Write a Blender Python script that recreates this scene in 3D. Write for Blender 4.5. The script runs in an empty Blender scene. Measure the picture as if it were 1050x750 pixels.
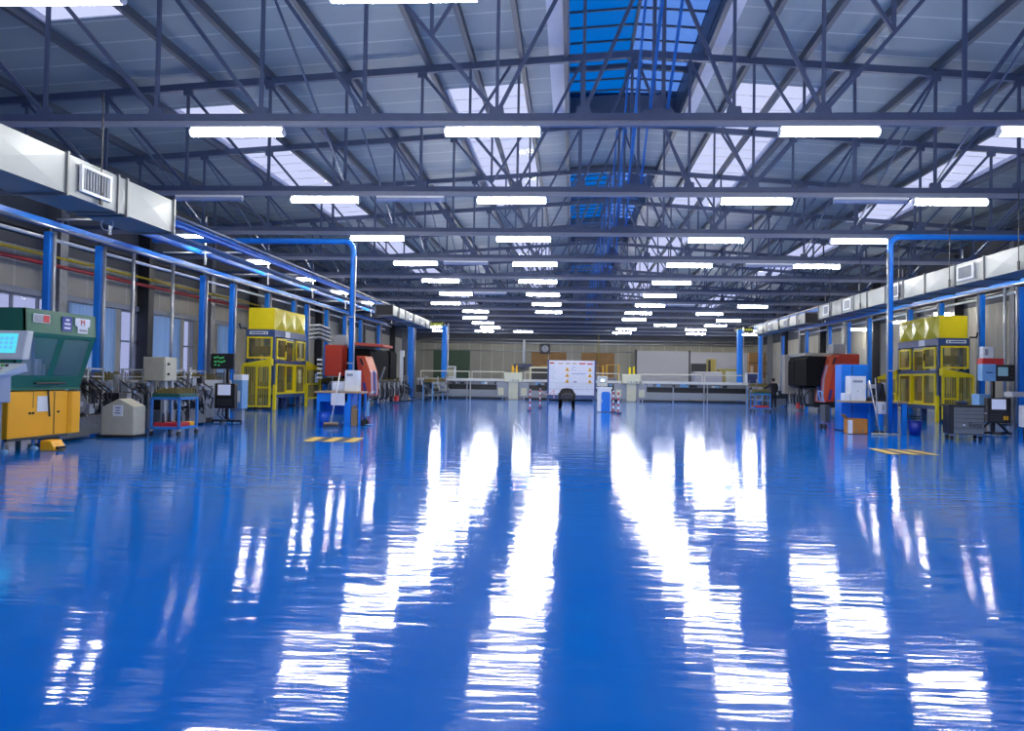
import bpy, bmesh, math, random
from mathutils import Vector, Matrix, Euler
random.seed(7)
C = bpy.context.scene.collection
PI = math.pi
XC = 1.4                      # centre line of the hall
D0, S = 12.70, 4.858       # first truss and truss spacing
ORD = ['first', 'second', 'third', 'fourth', 'fifth', 'sixth', 'seventh', 'eighth', 'ninth', 'tenth', 'eleventh', 'twelfth', 'thirteenth', 'fourteenth', 'fifteenth']

# ------------------------------------------------------------------ materials
MATS = {}
def mat(name, col, rough=.5, metal=0., emit=None, es=0., var=.12, scale=6., bump=0., alpha=None, spec=.5):
    if name in MATS: return MATS[name]
    m = bpy.data.materials.new(name); m.use_nodes = True
    nt = m.node_tree; b = nt.nodes['Principled BSDF']
    b.inputs['Roughness'].default_value = rough; b.inputs['Metallic'].default_value = metal
    b.inputs['Specular IOR Level'].default_value = spec
    if emit:
        b.inputs['Base Color'].default_value = (*col, 1)
        b.inputs['Emission Color'].default_value = (*emit, 1); b.inputs['Emission Strength'].default_value = es
    else:
        tc = nt.nodes.new('ShaderNodeTexCoord'); nz = nt.nodes.new('ShaderNodeTexNoise')
        nz.inputs['Scale'].default_value = scale; nz.inputs['Detail'].default_value = 3
        nt.links.new(tc.outputs['Object'], nz.inputs['Vector'])
        mx = nt.nodes.new('ShaderNodeMix'); mx.data_type = 'RGBA'
        mx.inputs[6].default_value = (*[c * (1 - var) for c in col], 1); mx.inputs[7].default_value = (*[min(1, c * (1 + var)) for c in col], 1)
        nt.links.new(nz.outputs['Fac'], mx.inputs[0]); nt.links.new(mx.outputs[2], b.inputs['Base Color'])
        if bump:
            bp = nt.nodes.new('ShaderNodeBump'); bp.inputs['Strength'].default_value = bump; bp.inputs['Distance'].default_value = .02
            nt.links.new(nz.outputs['Fac'], bp.inputs['Height']); nt.links.new(bp.outputs['Normal'], b.inputs['Normal'])
    MATS[name] = m
    return m

def glass(name, tint, gloss=.06, milky=0., rough=.05):
    """thin sheet: tinted see-through, a little reflection, optionally milky"""
    if name in MATS: return MATS[name]
    m = bpy.data.materials.new(name); m.use_nodes = True
    nt = m.node_tree; nt.nodes.remove(nt.nodes['Principled BSDF']); out = nt.nodes['Material Output']
    tr = nt.nodes.new('ShaderNodeBsdfTransparent'); tr.inputs['Color'].default_value = (*tint, 1)
    gl = nt.nodes.new('ShaderNodeBsdfGlossy'); gl.inputs['Roughness'].default_value = rough; gl.inputs['Color'].default_value = (1, 1, 1, 1)
    mx = nt.nodes.new('ShaderNodeMixShader'); mx.inputs[0].default_value = gloss
    nt.links.new(tr.outputs[0], mx.inputs[1]); nt.links.new(gl.outputs[0], mx.inputs[2])
    last = mx
    if milky:
        df = nt.nodes.new('ShaderNodeBsdfTranslucent'); df.inputs['Color'].default_value = (*tint, 1)
        d2 = nt.nodes.new('ShaderNodeBsdfDiffuse'); d2.inputs['Color'].default_value = (*tint, 1)
        ms = nt.nodes.new('ShaderNodeMixShader'); ms.inputs[0].default_value = .35
        nt.links.new(df.outputs[0], ms.inputs[1]); nt.links.new(d2.outputs[0], ms.inputs[2])
        m2 = nt.nodes.new('ShaderNodeMixShader'); m2.inputs[0].default_value = milky
        nt.links.new(mx.outputs[0], m2.inputs[1]); nt.links.new(ms.outputs[0], m2.inputs[2]); last = m2
    nt.links.new(last.outputs[0], out.inputs['Surface'])
    MATS[name] = m
    return m

def striped(name, colA, colB, axis, period, width, rough=.5, metal=0., bump=.4):
    """sheet metal with a seam line every `period` metres along an axis of world space"""
    if name in MATS: return MATS[name]
    m = bpy.data.materials.new(name); m.use_nodes = True
    nt = m.node_tree; b = nt.nodes['Principled BSDF']; b.inputs['Roughness'].default_value = rough; b.inputs['Metallic'].default_value = metal
    ge = nt.nodes.new('ShaderNodeNewGeometry'); sp = nt.nodes.new('ShaderNodeSeparateXYZ'); nt.links.new(ge.outputs['Position'], sp.inputs[0])
    def mth(op, a, v):
        n = nt.nodes.new('ShaderNodeMath'); n.operation = op
        nt.links.new(a, n.inputs[0]); n.inputs[1].default_value = v
        return n.outputs[0]
    f = mth('FRACT', mth('DIVIDE', sp.outputs[axis], period), 0)
    line = mth('LESS_THAN', f, width)
    nz = nt.nodes.new('ShaderNodeTexNoise'); nz.inputs['Scale'].default_value = .6; nz.inputs['Detail'].default_value = 3
    nt.links.new(ge.outputs['Position'], nz.inputs['Vector'])
    base = nt.nodes.new('ShaderNodeMix'); base.data_type = 'RGBA'
    base.inputs[6].default_value = (*[c * .82 for c in colA], 1); base.inputs[7].default_value = (*[min(1, c * 1.18) for c in colA], 1)
    nt.links.new(nz.outputs['Fac'], base.inputs[0])
    mx = nt.nodes.new('ShaderNodeMix'); mx.data_type = 'RGBA'
    nt.links.new(line, mx.inputs[0]); nt.links.new(base.outputs[2], mx.inputs[6]); mx.inputs[7].default_value = (*colB, 1)
    nt.links.new(mx.outputs[2], b.inputs['Base Color'])
    bp = nt.nodes.new('ShaderNodeBump'); bp.inputs['Strength'].default_value = bump; bp.inputs['Distance'].default_value = .02
    nt.links.new(line, bp.inputs['Height']); nt.links.new(bp.outputs['Normal'], b.inputs['Normal'])
    MATS[name] = m
    return m

STEEL = mat('truss_paint', (.055, .08, .15), .45, var=.15)
RAIL_GREY = mat('channel_grey', (.19, .215, .30), .4)
BLUE = mat('blue_paint', (.004, .21, .78), .45)
ROD_BLUE = mat('rod_blue', (.03, .14, .42), .4)
GALV = mat('galvanised', (.42, .44, .46), .35, .6, var=.25, scale=3)
DUCT = mat('duct_sheet', (.27, .29, .30), .42, .45, var=.1, scale=1.2, bump=.25)
PURLIN = mat('purlin_dark', (.045, .062, .10), .5)
WHITE = mat('white_paint', (.78, .80, .80), .4)
CREAM = mat('cream_paint', (.58, .57, .41), .45)
BEIGE = mat('beige_enamel', (.52, .50, .38), .45)
GREY = mat('grey_enamel', (.3, .325, .36), .45)
MIDGREY = mat('mid_grey_metal', (.19, .2, .215), .4, .3, var=.3)
DARK = mat('dark_metal', (.03, .032, .038), .45, .3, var=.3)
BLACK = mat('black_plastic', (.012, .012, .014), .4)
RUBBER = mat('black_rubber', (.018, .018, .018), .7)
YELLOW = mat('yellow_paint', (.90, .70, .006), .4, var=.06)
AMBER = mat('amber_paint', (.95, .44, .004), .4, var=.05)
NAVY = mat('navy_paint', (.035, .075, .20), .4)
GREEN = mat('green_paint', (.004, .13, .08), .38, var=.05)
RED = mat('red_paint', (.5, .04, .02), .42)
ORANGE = mat('orange_red', (.62, .09, .03), .42)
PIPE_RED = mat('pipe_red', (.6, .05, .05), .4)
PIPE_YEL = mat('pipe_yellow', (.85, .6, .01), .4)
CARD = mat('orange_cardboard', (.52, .2, .035), .8)
BROWNCARD = mat('brown_cardboard', (.3, .2, .1), .8)
WOOD = mat('wood_top', (.42, .29, .16), .55)
PAPER = mat('paper', (.8, .82, .85), .8, var=.03)
LBLUE = mat('light_blue_enamel', (.16, .36, .62), .45)
SKYBLUE = mat('kiosk_blue', (.01, .2, .72), .4)
CHARCOAL = mat('charcoal_enamel', (.05, .055, .06), .4)
TRAYRED = mat('tray_red', (.5, .015, .03), .45)
TRAYGREEN = mat('tray_green', (.01, .09, .07), .5)
BRASS = mat('brass_parts', (.2, .16, .05), .4, .5, var=.5, scale=30)
DGREEN = mat('drab_green', (.045, .085, .045), .6)
BROWN = mat('brown_door', (.26, .13, .035), .6, var=.25, scale=1.5)
NIGHT = mat('dark_blue_plate', (.02, .03, .1), .4)
SILVER = mat('silver_pipe', (.6, .61, .62), .3, .7)
REDW = mat('signal_red', (.6, .03, .03), .45)
BUCKET = mat('bucket_blue', (.008, .03, .3), .45)
BINBLUE = mat('bin_blue', (.008, .1, .6), .4)
INK = mat('ink', (.03, .04, .12), .7)
SIGNYEL = mat('warning_yellow', (.85, .45, .02), .6)
TUBE = mat('lit_tube', (.9, .9, .9), .5, emit=(1, .975, .92), es=84.)
SCREEN = mat('screen_cyan', (.05, .2, .25), .3, emit=(.08, .62, .72), es=1.1)
SCREENW = mat('screen_pale', (.5, .55, .7), .3, emit=(.55, .6, .8), es=.35)
SCREENG = mat('digits_green', (.02, .2, .05), .3, emit=(.1, .8, .25), es=.3)
LEDY = mat('led_yellow', (.3, .3, .02), .3, emit=(.75, .85, .1), es=.9)
SKYLIGHT = glass('skylight_sheet', (.97, .98, 1.0), .02)
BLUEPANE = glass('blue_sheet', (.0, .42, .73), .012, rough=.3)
SKYPALED_PANE = glass('sky_paled_sheet', (.38, .58, .86), .012, rough=.3)  # same blue glazing, the sky gradient put into a paler tint
YGLASS = glass('yellow_guard_pane', (.93, .86, .52), .08, .12)
SMOKE = glass('smoked_window', (.82, .86, .92), .07, .05)
WINPANE = glass('window_pane', (.78, .80, .87), .06)
CURTAIN = glass('curtain_cloth', (.72, .87, .97), 0., .7)
SKIN = mat('skin', (.5, .3, .22), .5)
CLOTH = mat('black_cloth', (.012, .013, .018), .85)
HAIR = mat('dark_hair', (.015, .011, .009), .7)

# ------------------------------------------------------------------ mesh builder
class MB:
    def __init__(s, side=0): s.v = []; s.f = []; s.side = side
    def add(s, vs, fs):
        o = len(s.v); s.v += [tuple(v) for v in vs]; s.f += [tuple(i + o for i in f) for f in fs]; return s
    def box(s, x0, x1, y0, y1, z0, z1):
        return s.add([(x0,y0,z0),(x1,y0,z0),(x1,y1,z0),(x0,y1,z0),(x0,y0,z1),(x1,y0,z1),(x1,y1,z1),(x0,y1,z1)],
                     [(0,3,2,1),(4,5,6,7),(0,1,5,4),(1,2,6,5),(2,3,7,6),(3,0,4,7)])
    def bar(s, a, b, w, h=None, up=(0,0,1)):
        h = h or w; a = Vector(a); b = Vector(b); d = (b - a).normalized(); u = Vector(up)
        if abs(d.dot(u)) > .98: u = Vector((0,1,0))
        x = d.cross(u).normalized() * w / 2; y = x.normalized().cross(d).normalized() * h / 2
        vs = [p + i * x + j * y for p in (a, b) for i, j in ((-1,-1),(1,-1),(1,1),(-1,1))]
        return s.add(vs, [(3,2,1,0),(4,5,6,7),(0,1,5,4),(1,2,6,5),(2,3,7,6),(3,0,4,7)])
    def cyl(s, a, b, r, n=10, r2=None):
        r2 = r if r2 is None else r2
        a = Vector(a); b = Vector(b); d = (b - a).normalized(); u = Vector((0,0,1)) if abs(d.z) < .95 else Vector((1,0,0))
        x = d.cross(u).normalized(); y = d.cross(x)
        vs = [a + r * (math.cos(2*PI*i/n) * x + math.sin(2*PI*i/n) * y) for i in range(n)] + [b + r2 * (math.cos(2*PI*i/n) * x + math.sin(2*PI*i/n) * y) for i in range(n)]
        return s.add(vs, [(i, (i+1) % n, n + (i+1) % n, n + i) for i in range(n)] + [tuple(range(n))[::-1], tuple(range(n, 2*n))])
    def tube(s, pts, r, n=8):
        pts = [Vector(p) for p in pts]; rings = []
        for i, p in enumerate(pts):
            d = (pts[min(i+1, len(pts)-1)] - pts[max(i-1, 0)]).normalized()
            u = Vector((0,0,1)) if abs(d.z) < .9 else Vector((0,1,0))
            x = d.cross(u).normalized(); y = d.cross(x)
            rings.append([p + r * (math.cos(2*PI*k/n) * x + math.sin(2*PI*k/n) * y) for k in range(n)])
        # keep rings from twisting
        for i in range(1, len(rings)):
            best = min(range(n), key=lambda k: (rings[i][k] - rings[i-1][0]).length); rings[i] = rings[i][best:] + rings[i][:best]
        vs = [v for rg in rings for v in rg]; fs = []
        for i in range(len(rings) - 1):
            fs += [(i*n + k, i*n + (k+1) % n, (i+1)*n + (k+1) % n, (i+1)*n + k) for k in range(n)]
        fs += [tuple(range(n))[::-1], tuple(range((len(rings)-1)*n, len(rings)*n))]
        return s.add(vs, fs)
    def prism(s, poly, axis, lo, hi):
        n = len(poly)
        def P(a, b, c): return {'x': (c, a, b), 'y': (a, c, b), 'z': (a, b, c)}[axis]
        return s.add([P(a, b, lo) for a, b in poly] + [P(a, b, hi) for a, b in poly],
                     [(i, (i+1) % n, n + (i+1) % n, n + i) for i in range(n)] + [tuple(range(n))[::-1], tuple(range(n, 2*n))])
    def sphere(s, c, r, sx=1, sy=1, sz=1, n=12, m=8):
        vs = [(c[0], c[1], c[2] - r*sz)]; fs = []
        for j in range(1, m):
            t = -PI/2 + PI*j/m
            vs += [(c[0] + r*sx*math.cos(t)*math.cos(2*PI*i/n), c[1] + r*sy*math.cos(t)*math.sin(2*PI*i/n), c[2] + r*sz*math.sin(t)) for i in range(n)]
        vs.append((c[0], c[1], c[2] + r*sz)); last = len(vs) - 1
        fs += [(0, 1 + (i+1) % n, 1 + i) for i in range(n)]
        for j in range(m - 2):
            a = 1 + j*n; fs += [(a + i, a + (i+1) % n, a + n + (i+1) % n, a + n + i) for i in range(n)]
        a = 1 + (m-2)*n; fs += [(a + i, a + (i+1) % n, last) for i in range(n)]
        return s.add(vs, fs)
    def frame(s, x0, x1, z0, z1, y, t, d):
        """open rectangular frame in an xz plane, bars t wide and d deep"""
        s.box(x0, x1, y-d/2, y+d/2, z0, z0+t); s.box(x0, x1, y-d/2, y+d/2, z1-t, z1)
        s.box(x0, x0+t, y-d/2, y+d/2, z0+t, z1-t); return s.box(x1-t, x1, y-d/2, y+d/2, z0+t, z1-t)
    def frame_y(s, y0, y1, z0, z1, x, t, d):
        s.box(x-d/2, x+d/2, y0, y1, z0, z0+t); s.box(x-d/2, x+d/2, y0, y1, z1-t, z1)
        s.box(x-d/2, x+d/2, y0, y0+t, z0+t, z1-t); return s.box(x-d/2, x+d/2, y1-t, y1, z0+t, z1-t)
    def build(s, name, m, parent=None, bevel=0., smooth=False, label=None, local=False):
        vs = s.v
        if s.side: vs = [(XC + s.side * x, y, z) for x, y, z in vs]
        root = parent
        while root is not None and root.parent is not None: root = root.parent
        if root is not None and not local:
            L = root.location; vs = [(x - L.x, y - L.y, z - L.z) for x, y, z in vs]
        me = bpy.data.meshes.new(name); me.from_pydata(vs, [], s.f)
        bm = bmesh.new(); bm.from_mesh(me); bmesh.ops.recalc_face_normals(bm, faces=bm.faces)
        if smooth:
            for f in bm.faces: f.smooth = len(f.verts) <= 4
        bm.to_mesh(me); bm.free()
        me.materials.append(m)
        o = bpy.data.objects.new(name, me); C.objects.link(o)
        if parent is not None: o.parent = parent
        if bevel:
            b = o.modifiers.new('bevel', 'BEVEL'); b.width = bevel; b.segments = 2; b.limit_method = 'ANGLE'
        if label: o['label'] = label
        return o

def tag(o, label, cat, group=None, kind=None):
    if label: o['label'] = label
    if cat: o['category'] = cat
    if group: o['group'] = group
    if kind: o['kind'] = kind
    return o
def thing(name, label, cat, loc, group=None):
    o = bpy.data.objects.new(name, None); C.objects.link(o); o.location = loc; o.empty_display_size = .2
    return tag(o, label, cat, group)
def sthing(side, name, label, cat, loc, group=None):
    return thing(name, label, cat, (XC + side * loc[0], loc[1], loc[2]), group)
def copy_thing(src, loc, label, group=None):
    c = src.copy(); C.objects.link(c); c.location = loc; c['label'] = label
    if group: c['group'] = group
    for ch in src.children:
        d = ch.copy(); d.parent = c; C.objects.link(d)
        for g in ch.children:
            e = g.copy(); e.parent = d; C.objects.link(e)
    return c
def text(name, s, size, m, parent, loc, rot, depth=.002):
    cu = bpy.data.curves.new(name, 'FONT'); cu.body = s; cu.size = size; cu.extrude = depth; cu.align_x = 'CENTER'; cu.align_y = 'CENTER'
    t = bpy.data.objects.new(name, cu); C.objects.link(t)
    bpy.context.view_layer.update()
    dg = bpy.context.evaluated_depsgraph_get(); me = bpy.data.meshes.new_from_object(t.evaluated_get(dg))
    bpy.data.objects.remove(t); o = bpy.data.objects.new(name, me); C.objects.link(o)
    me.materials.clear(); me.materials.append(m)
    o.parent = parent; L = Vector((0,0,0)); r = parent
    while r.parent is not None: r = r.parent
    o.location = Vector(loc) - r.location; o.rotation_euler = rot
    return o
SIDE = {-1: 'left', 1: 'right'}

# ------------------------------------------------------------------ floor
fm = bpy.data.materials.new('blue_epoxy_floor'); fm.use_nodes = True
nt = fm.node_tree; b = nt.nodes['Principled BSDF']
ge = nt.nodes.new('ShaderNodeNewGeometry')
def noise(scale, detail, vec, rough=.5):
    n = nt.nodes.new('ShaderNodeTexNoise'); n.inputs['Scale'].default_value = scale; n.inputs['Detail'].default_value = detail; n.inputs['Roughness'].default_value = rough
    nt.links.new(vec, n.inputs['Vector']); return n.outputs['Fac']
def mapped(sc, off=(0,0,0)):
    mp = nt.nodes.new('ShaderNodeMapping'); mp.inputs['Scale'].default_value = sc; mp.inputs['Location'].default_value = off
    nt.links.new(ge.outputs['Position'], mp.inputs['Vector']); return mp.outputs[0]
def ramp(fac, p0, p1, c0, c1):
    r = nt.nodes.new('ShaderNodeValToRGB'); r.color_ramp.elements[0].position = p0; r.color_ramp.elements[1].position = p1
    r.color_ramp.elements[0].color = (*c0, 1); r.color_ramp.elements[1].color = (*c1, 1); nt.links.new(fac, r.inputs[0]); return r.outputs[0]
patch = ramp(noise(.55, 4, mapped((1, .8, 1)), .6), .35, .7, (.0, .165, .70), (.004, .195, .73))
scuff = ramp(noise(3.0, 6, mapped((1.2, 3.2, 1)), .75), .70, .80, (0,0,0), (1,1,1))
mx = nt.nodes.new('ShaderNodeMix'); mx.data_type = 'RGBA'
ml = nt.nodes.new('ShaderNodeMath'); ml.operation = 'MULTIPLY'; nt.links.new(scuff, ml.inputs[0]); ml.inputs[1].default_value = .28
nt.links.new(ml.outputs[0], mx.inputs[0]); nt.links.new(patch, mx.inputs[6]); mx.inputs[7].default_value = (.35, .45, .75, 1)
nt.links.new(mx.outputs[2], b.inputs['Base Color'])
b.inputs['IOR'].default_value = 1.53
rr = ramp(noise(1.3, 5, mapped((1, 1.6, 1), (5, 2, 0)), .65), .3, .75, (.06,)*3, (.095,)*3)
nt.links.new(rr, b.inputs['Roughness'])
b.inputs['Anisotropic'].default_value = .5
tg = nt.nodes.new('ShaderNodeCombineXYZ'); tg.inputs[1].default_value = 1.; nt.links.new(tg.outputs[0], b.inputs['Tangent'])
# trowel ripples, long across the hall
rip = noise(1.0, 3, mapped((.7, 4.6, 1)), .55)
rip2 = noise(1.0, 2, mapped((1.7, 11., 1), (3, 7, 0)), .5)
ad = nt.nodes.new('ShaderNodeMath'); ad.operation = 'MULTIPLY_ADD'; nt.links.new(rip2, ad.inputs[0]); ad.inputs[1].default_value = .25; nt.links.new(rip, ad.inputs[2])
bp = nt.nodes.new('ShaderNodeBump'); bp.inputs['Strength'].default_value = 1.; bp.inputs['Distance'].default_value = .0062
nt.links.new(ad.outputs[0], bp.inputs['Height']); nt.links.new(bp.outputs['Normal'], b.inputs['Normal'])
tag(MB().box(XC-20.2, XC+20.2, -4, 75.6, -.2, 0).build('floor', fm), 'glossy blue epoxy floor', None, kind='structure')

# ------------------------------------------------------------------ shell
WALLU = 19.2
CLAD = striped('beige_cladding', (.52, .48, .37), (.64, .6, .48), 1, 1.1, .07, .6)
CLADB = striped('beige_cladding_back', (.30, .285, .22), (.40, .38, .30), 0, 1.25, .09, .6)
DWALL = mat('upper_wall_dark', (.08, .085, .10), .7)
ROOFM = striped('roof_sheet', (.155, .21, .265), (.28, .34, .41), 1, .91, .06, .5, bump=.3)
Z0R, SL = 10.19, .0705
def zr(d): return Z0R - SL * abs(d)
def struct(o, label): return tag(o, label, None, kind='structure')

# left wall with window openings  (y ranges)
WINS = [(19.87, 23.09, 'w'), (23.31, 25.75, 'c'), (26.14, 27.31, 'w'), (28.03, 30.14, 'c'), (30.53, 31.41, 'w'), (33.52, 34.85, 'c'), (39.07, 40.63, 'w'), (43.85, 45.51, 'w'), (52.73, 54.39, 'w')]
WZ0, WZ1 = .9, 4.0
for sd in (-1, 1):
    w = MB(sd)
    ys = [-4] + ([v for a, c, _ in WINS for v in (a, c)] if sd < 0 else []) + [75.4]
    for i in range(0, len(ys), 2): w.box(WALLU, WALLU+.3, ys[i], ys[i+1], WZ0, WZ1)
    w.box(WALLU, WALLU+.3, -4, 75.4, 0, WZ0); w.box(WALLU, WALLU+.3, -4, 75.4, WZ1, 5.55)
    struct(w.build('wall_' + SIDE[sd], CLAD), 'beige clad side wall of the hall')
    struct(MB(sd).box(WALLU-.02, WALLU+.3, -4, 75.4, 5.55, 9.0).build('wall_upper_' + SIDE[sd], DWALL), 'dark upper side wall')
n = 0
for a, c, k in WINS:
    n += 1
    fr = MB(-1).frame_y(a, c, WZ0, WZ1, WALLU+.08, .07, .12)
    if k == 'w':
        cnt = max(1, round((c - a) / .95))
        for i in range(1, cnt): y = a + (c - a) * i / cnt; fr.box(WALLU+.03, WALLU+.13, y-.03, y+.03, WZ0, WZ1)
        fr.box(WALLU+.03, WALLU+.13, a, c, 2.72, 2.79)
    o = struct(fr.build('window_%d' % n, GREY), 'window of the left wall')
    p = MB(-1).box(WALLU+.1, WALLU+.106, a+.05, c-.05, WZ0+.05, WZ1-.05).build('pane', WINPANE, o)
    if k == 'c':
        cu = MB(-1); N = 44
        for i in range(N):
            y0 = a - .05 + (c - a + .1) * i / N; y1 = a - .05 + (c - a + .1) * (i + 1) / N
            u0 = WALLU - .08 + .035 * math.sin(i * 1.9); u1 = WALLU - .08 + .035 * math.sin((i + 1) * 1.9)
            cu.add([(u0, y0, .85), (u1, y1, .85), (u1, y1, 3.95), (u0, y0, 3.95), (u0+.008, y0, .85), (u1+.008, y1, .85), (u1+.008, y1, 3.95), (u0+.008, y0, 3.95)],
                   [(0,1,2,3), (7,6,5,4), (3,2,6,7), (0,4,5,1)] + ([(0,3,7,4)] if i == 0 else []) + ([(1,5,6,2)] if i == N-1 else []))
        tag(cu.build('curtain', CURTAIN), {2: 'pale blue curtain over the window nearest the green machine', 4: 'pale blue curtain behind the beige cabinet on the line', 6: 'narrow pale blue curtain beside the yellow press cage'}[n], 'curtain', 'curtains on the left wall')
# lintel ledge over windows
struct(MB(-1).box(WALLU-.12, WALLU, -4, 56, 4.0, 4.2).build('trim_1', GREY), 'grey ledge over the windows')
# wall columns at each truss
for sd in (-1, 1):
    for k in range(0, 13):
        y = D0 + k * S
        if y < 14: continue
        o = MB(sd).box(WALLU-.5, WALLU-.02, y-.18, y+.18, 0, 8.4).build('structural_column', DARK if k % 2 else MIDGREY)
        tag(o, 'dark steel column on the %s wall under the %s roof truss' % (SIDE[sd], ORD[k]), 'column', 'wall columns %s' % SIDE[sd])
# back wall
YB = 74.4  # end wall block, like the side walls, scaled about the camera
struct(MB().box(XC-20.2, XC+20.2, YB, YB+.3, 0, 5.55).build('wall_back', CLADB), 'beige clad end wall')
struct(MB().prism([(XC-20.2, 5.55), (XC+20.2, 5.55), (XC+20.2, zr(20.2)+.2), (XC, zr(0)+.2), (XC-20.2, zr(20.2)+.2)], 'y', YB-.02, YB+.3).build('wall_back_upper', DWALL), 'dark gable of the end wall')
struct(MB().box(-15.1, -11.1, YB-.13, YB-.01, .02, 4.5).build('door_1', DGREEN), 'green sliding door in the end wall')
for i, (x0, x1) in enumerate([(-4.35, -2.55), (-2.45, -.55), (1.1, 2.9), (3.0, 4.65)]):
    dr = struct(MB().box(x0, x1, YB-.11, YB-.01, .02, 4.45).build('door_%d' % (i+2), BROWN), 'brown timber door leaf in the end wall')
    MB().box(x0+.13, x1-.13, YB-.15, YB-.11, 2.3, 4.28).build('door_panel', BROWN, dr, bevel=.02)
    MB().box(x0+.13, x1-.13, YB-.15, YB-.11, .2, 2.1).build('door_panel', BROWN, dr, bevel=.02)
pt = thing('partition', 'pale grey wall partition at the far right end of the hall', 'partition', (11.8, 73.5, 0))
MB().box(7.0, 12.55, 73.5, 73.75, .02, 4.72).build('panel', mat('partition_grey', (.46, .45, .44), .6), pt)
MB().box(12.65, 20.0, 73.5, 73.75, .02, 4.66).build('panel', MATS['partition_grey'], pt)
MB().box(6.83, 7.02, 73.45, 73.8, .02, 4.83).build('frame', DARK, pt); MB().box(12.52, 12.68, 73.45, 73.8, .02, 4.83).build('frame', DARK, pt)
MB().box(12.75, 14.75, 73.42, 73.5, 1.3, 3.43).build('opening_shade', DARK, pt)  # dark slab paints the shade of an opening, panel is not cut
for (nm, lab, z, r, y) in [('wall_pipe', 'upper silver pipe along the top of the end wall', 5.77, .075, 74.0), ('wall_pipe', 'lower silver pipe along the top of the end wall', 5.4, .065, 74.0), ('wall_pipe', 'thin pale conduit across the middle of the end wall', 4.56, .04, 74.25)]:
    tag(MB().cyl((-16.6, y, z), (19.4 if z > 4.8 else 6.6, y, z), r, 10).build(nm, SILVER, smooth=True), lab, 'pipe')
tag(MB().cyl((-5.14, 73.8, 3.2), (-5.14, 73.8, 5.75), .14, 10).build('drop_pipe', WHITE, smooth=True), 'white vertical drop pipe above the dark blue plate on the end wall', 'pipe')
tag(MB().box(-6.2, -4.2, 73.3, 73.6, 2.68, 3.12).build('bracket_plate', NIGHT), 'dark blue plate under the white drop pipe at the end wall', 'plate')
cl = thing('wall_clock', 'dark square clock with pale dial on the end wall above the board', 'clock', (-2.87, 74.2, 4.8))
MB().box(-3.4, -2.33, 74.0, 74.25, 4.28, 5.33).build('case', DARK, cl, bevel=.03)
MB().cyl((-2.87, 74.02, 4.82), (-2.87, 73.98, 4.82), .37, 20).build('dial', mat('dial', (.35, .38, .42), .5), cl)
MB().bar((-2.87, 73.96, 4.82), (-2.87, 73.96, 5.08), .04, .01).bar((-2.87, 73.96, 4.82), (-2.69, 73.96, 4.73), .04, .01).build('hands', BLACK, cl)
tag(MB().cyl((2.9, 73.8, 3.4), (2.9, 73.8, 6.6), .045, 8).build('gas_pipe', mat('dull_yellow', (.35, .27, .03), .5)), 'thin yellow vertical pipe on the end wall right of the clock', 'pipe')

# ------------------------------------------------------------------ ceiling with skylight openings
XC = 1.55     # ridge line after the roof, trusses and lamps were scaled about the camera
SKY_D = [(3.02, 5.27), (11.32, 13.32)]
SKY_Y = [(-.05, 14.54), (19.37, 33.74), (38.8, 53.2), (58.3, 72.6)]
BLU_Y = [(7.84, 22.26), (27.42, 41.7), (46.85, 61.2)]
LAN = 1.72
def roof_piece(mb, sd, d0, d1, y0, y1, t=.06):
    mb.add([(sd*d + XC, y, zr(d) + e) for e in (0, t) for (d, y) in ((d0, y0), (d1, y0), (d1, y1), (d0, y1))],
           [(0,1,2,3), (7,6,5,4), (0,4,5,1), (1,5,6,2), (2,6,7,3), (3,7,4,0)])
rf = MB()
for sd in (-1, 1):
    for (d0, d1, holes) in [(0, LAN, BLU_Y), (LAN, SKY_D[0][0], []), (*SKY_D[0], SKY_Y), (SKY_D[0][1], SKY_D[1][0], []), (*SKY_D[1], SKY_Y), (SKY_D[1][1], 20.4, [])]:
        y = -4
        for a, c in holes: roof_piece(rf, sd, d0, d1, y, a) if a > y else None; y = max(y, c)
        roof_piece(rf, sd, d0, d1, y, 75.6)
struct(rf.build('ceiling', ROOFM), 'grey-blue ribbed sheet roof')
# white skylights
for sd in (-1, 1):
    for j, (d0, d1) in enumerate(SKY_D):
        for i, (a, c) in enumerate(SKY_Y):
            pos = ['starting nearest, above the frame top', 'second along the hall', 'third along the hall', 'at the far end of the hall'][i]
            t = thing('skylight', 'white sheet skylight, %s strip %s of the ridge, %s' % (['inner', 'outer'][j], SIDE[sd], pos), 'skylight', (XC + sd*(d0+d1)/2, a, zr((d0+d1)/2)), 'white roof skylights')
            m = MB(); roof_piece(m, sd, d0, d1, a, c, .008); m.v = [(x, y, z + .07) for x, y, z in m.v]; m.build('sheet', SKYLIGHT, t)
            g = MB(); y = a
            while y <= c + .01:
                g.bar((XC+sd*d0, y, zr(d0)+.05), (XC+sd*d1, y, zr(d1)+.05), .024, .022); y += .91
            g.build('glazing_bar', mat('glazing_bar_pale', (.75, .77, .85), .5), t)
            f = MB()
            for d in (d0, d1): f.bar((XC+sd*d, a, zr(d)+.04), (XC+sd*d, c, zr(d)+.04), .07, .14)
            f.build('edge_frame', mat('skylight_frame', (.42, .45, .58), .45), t)
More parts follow.
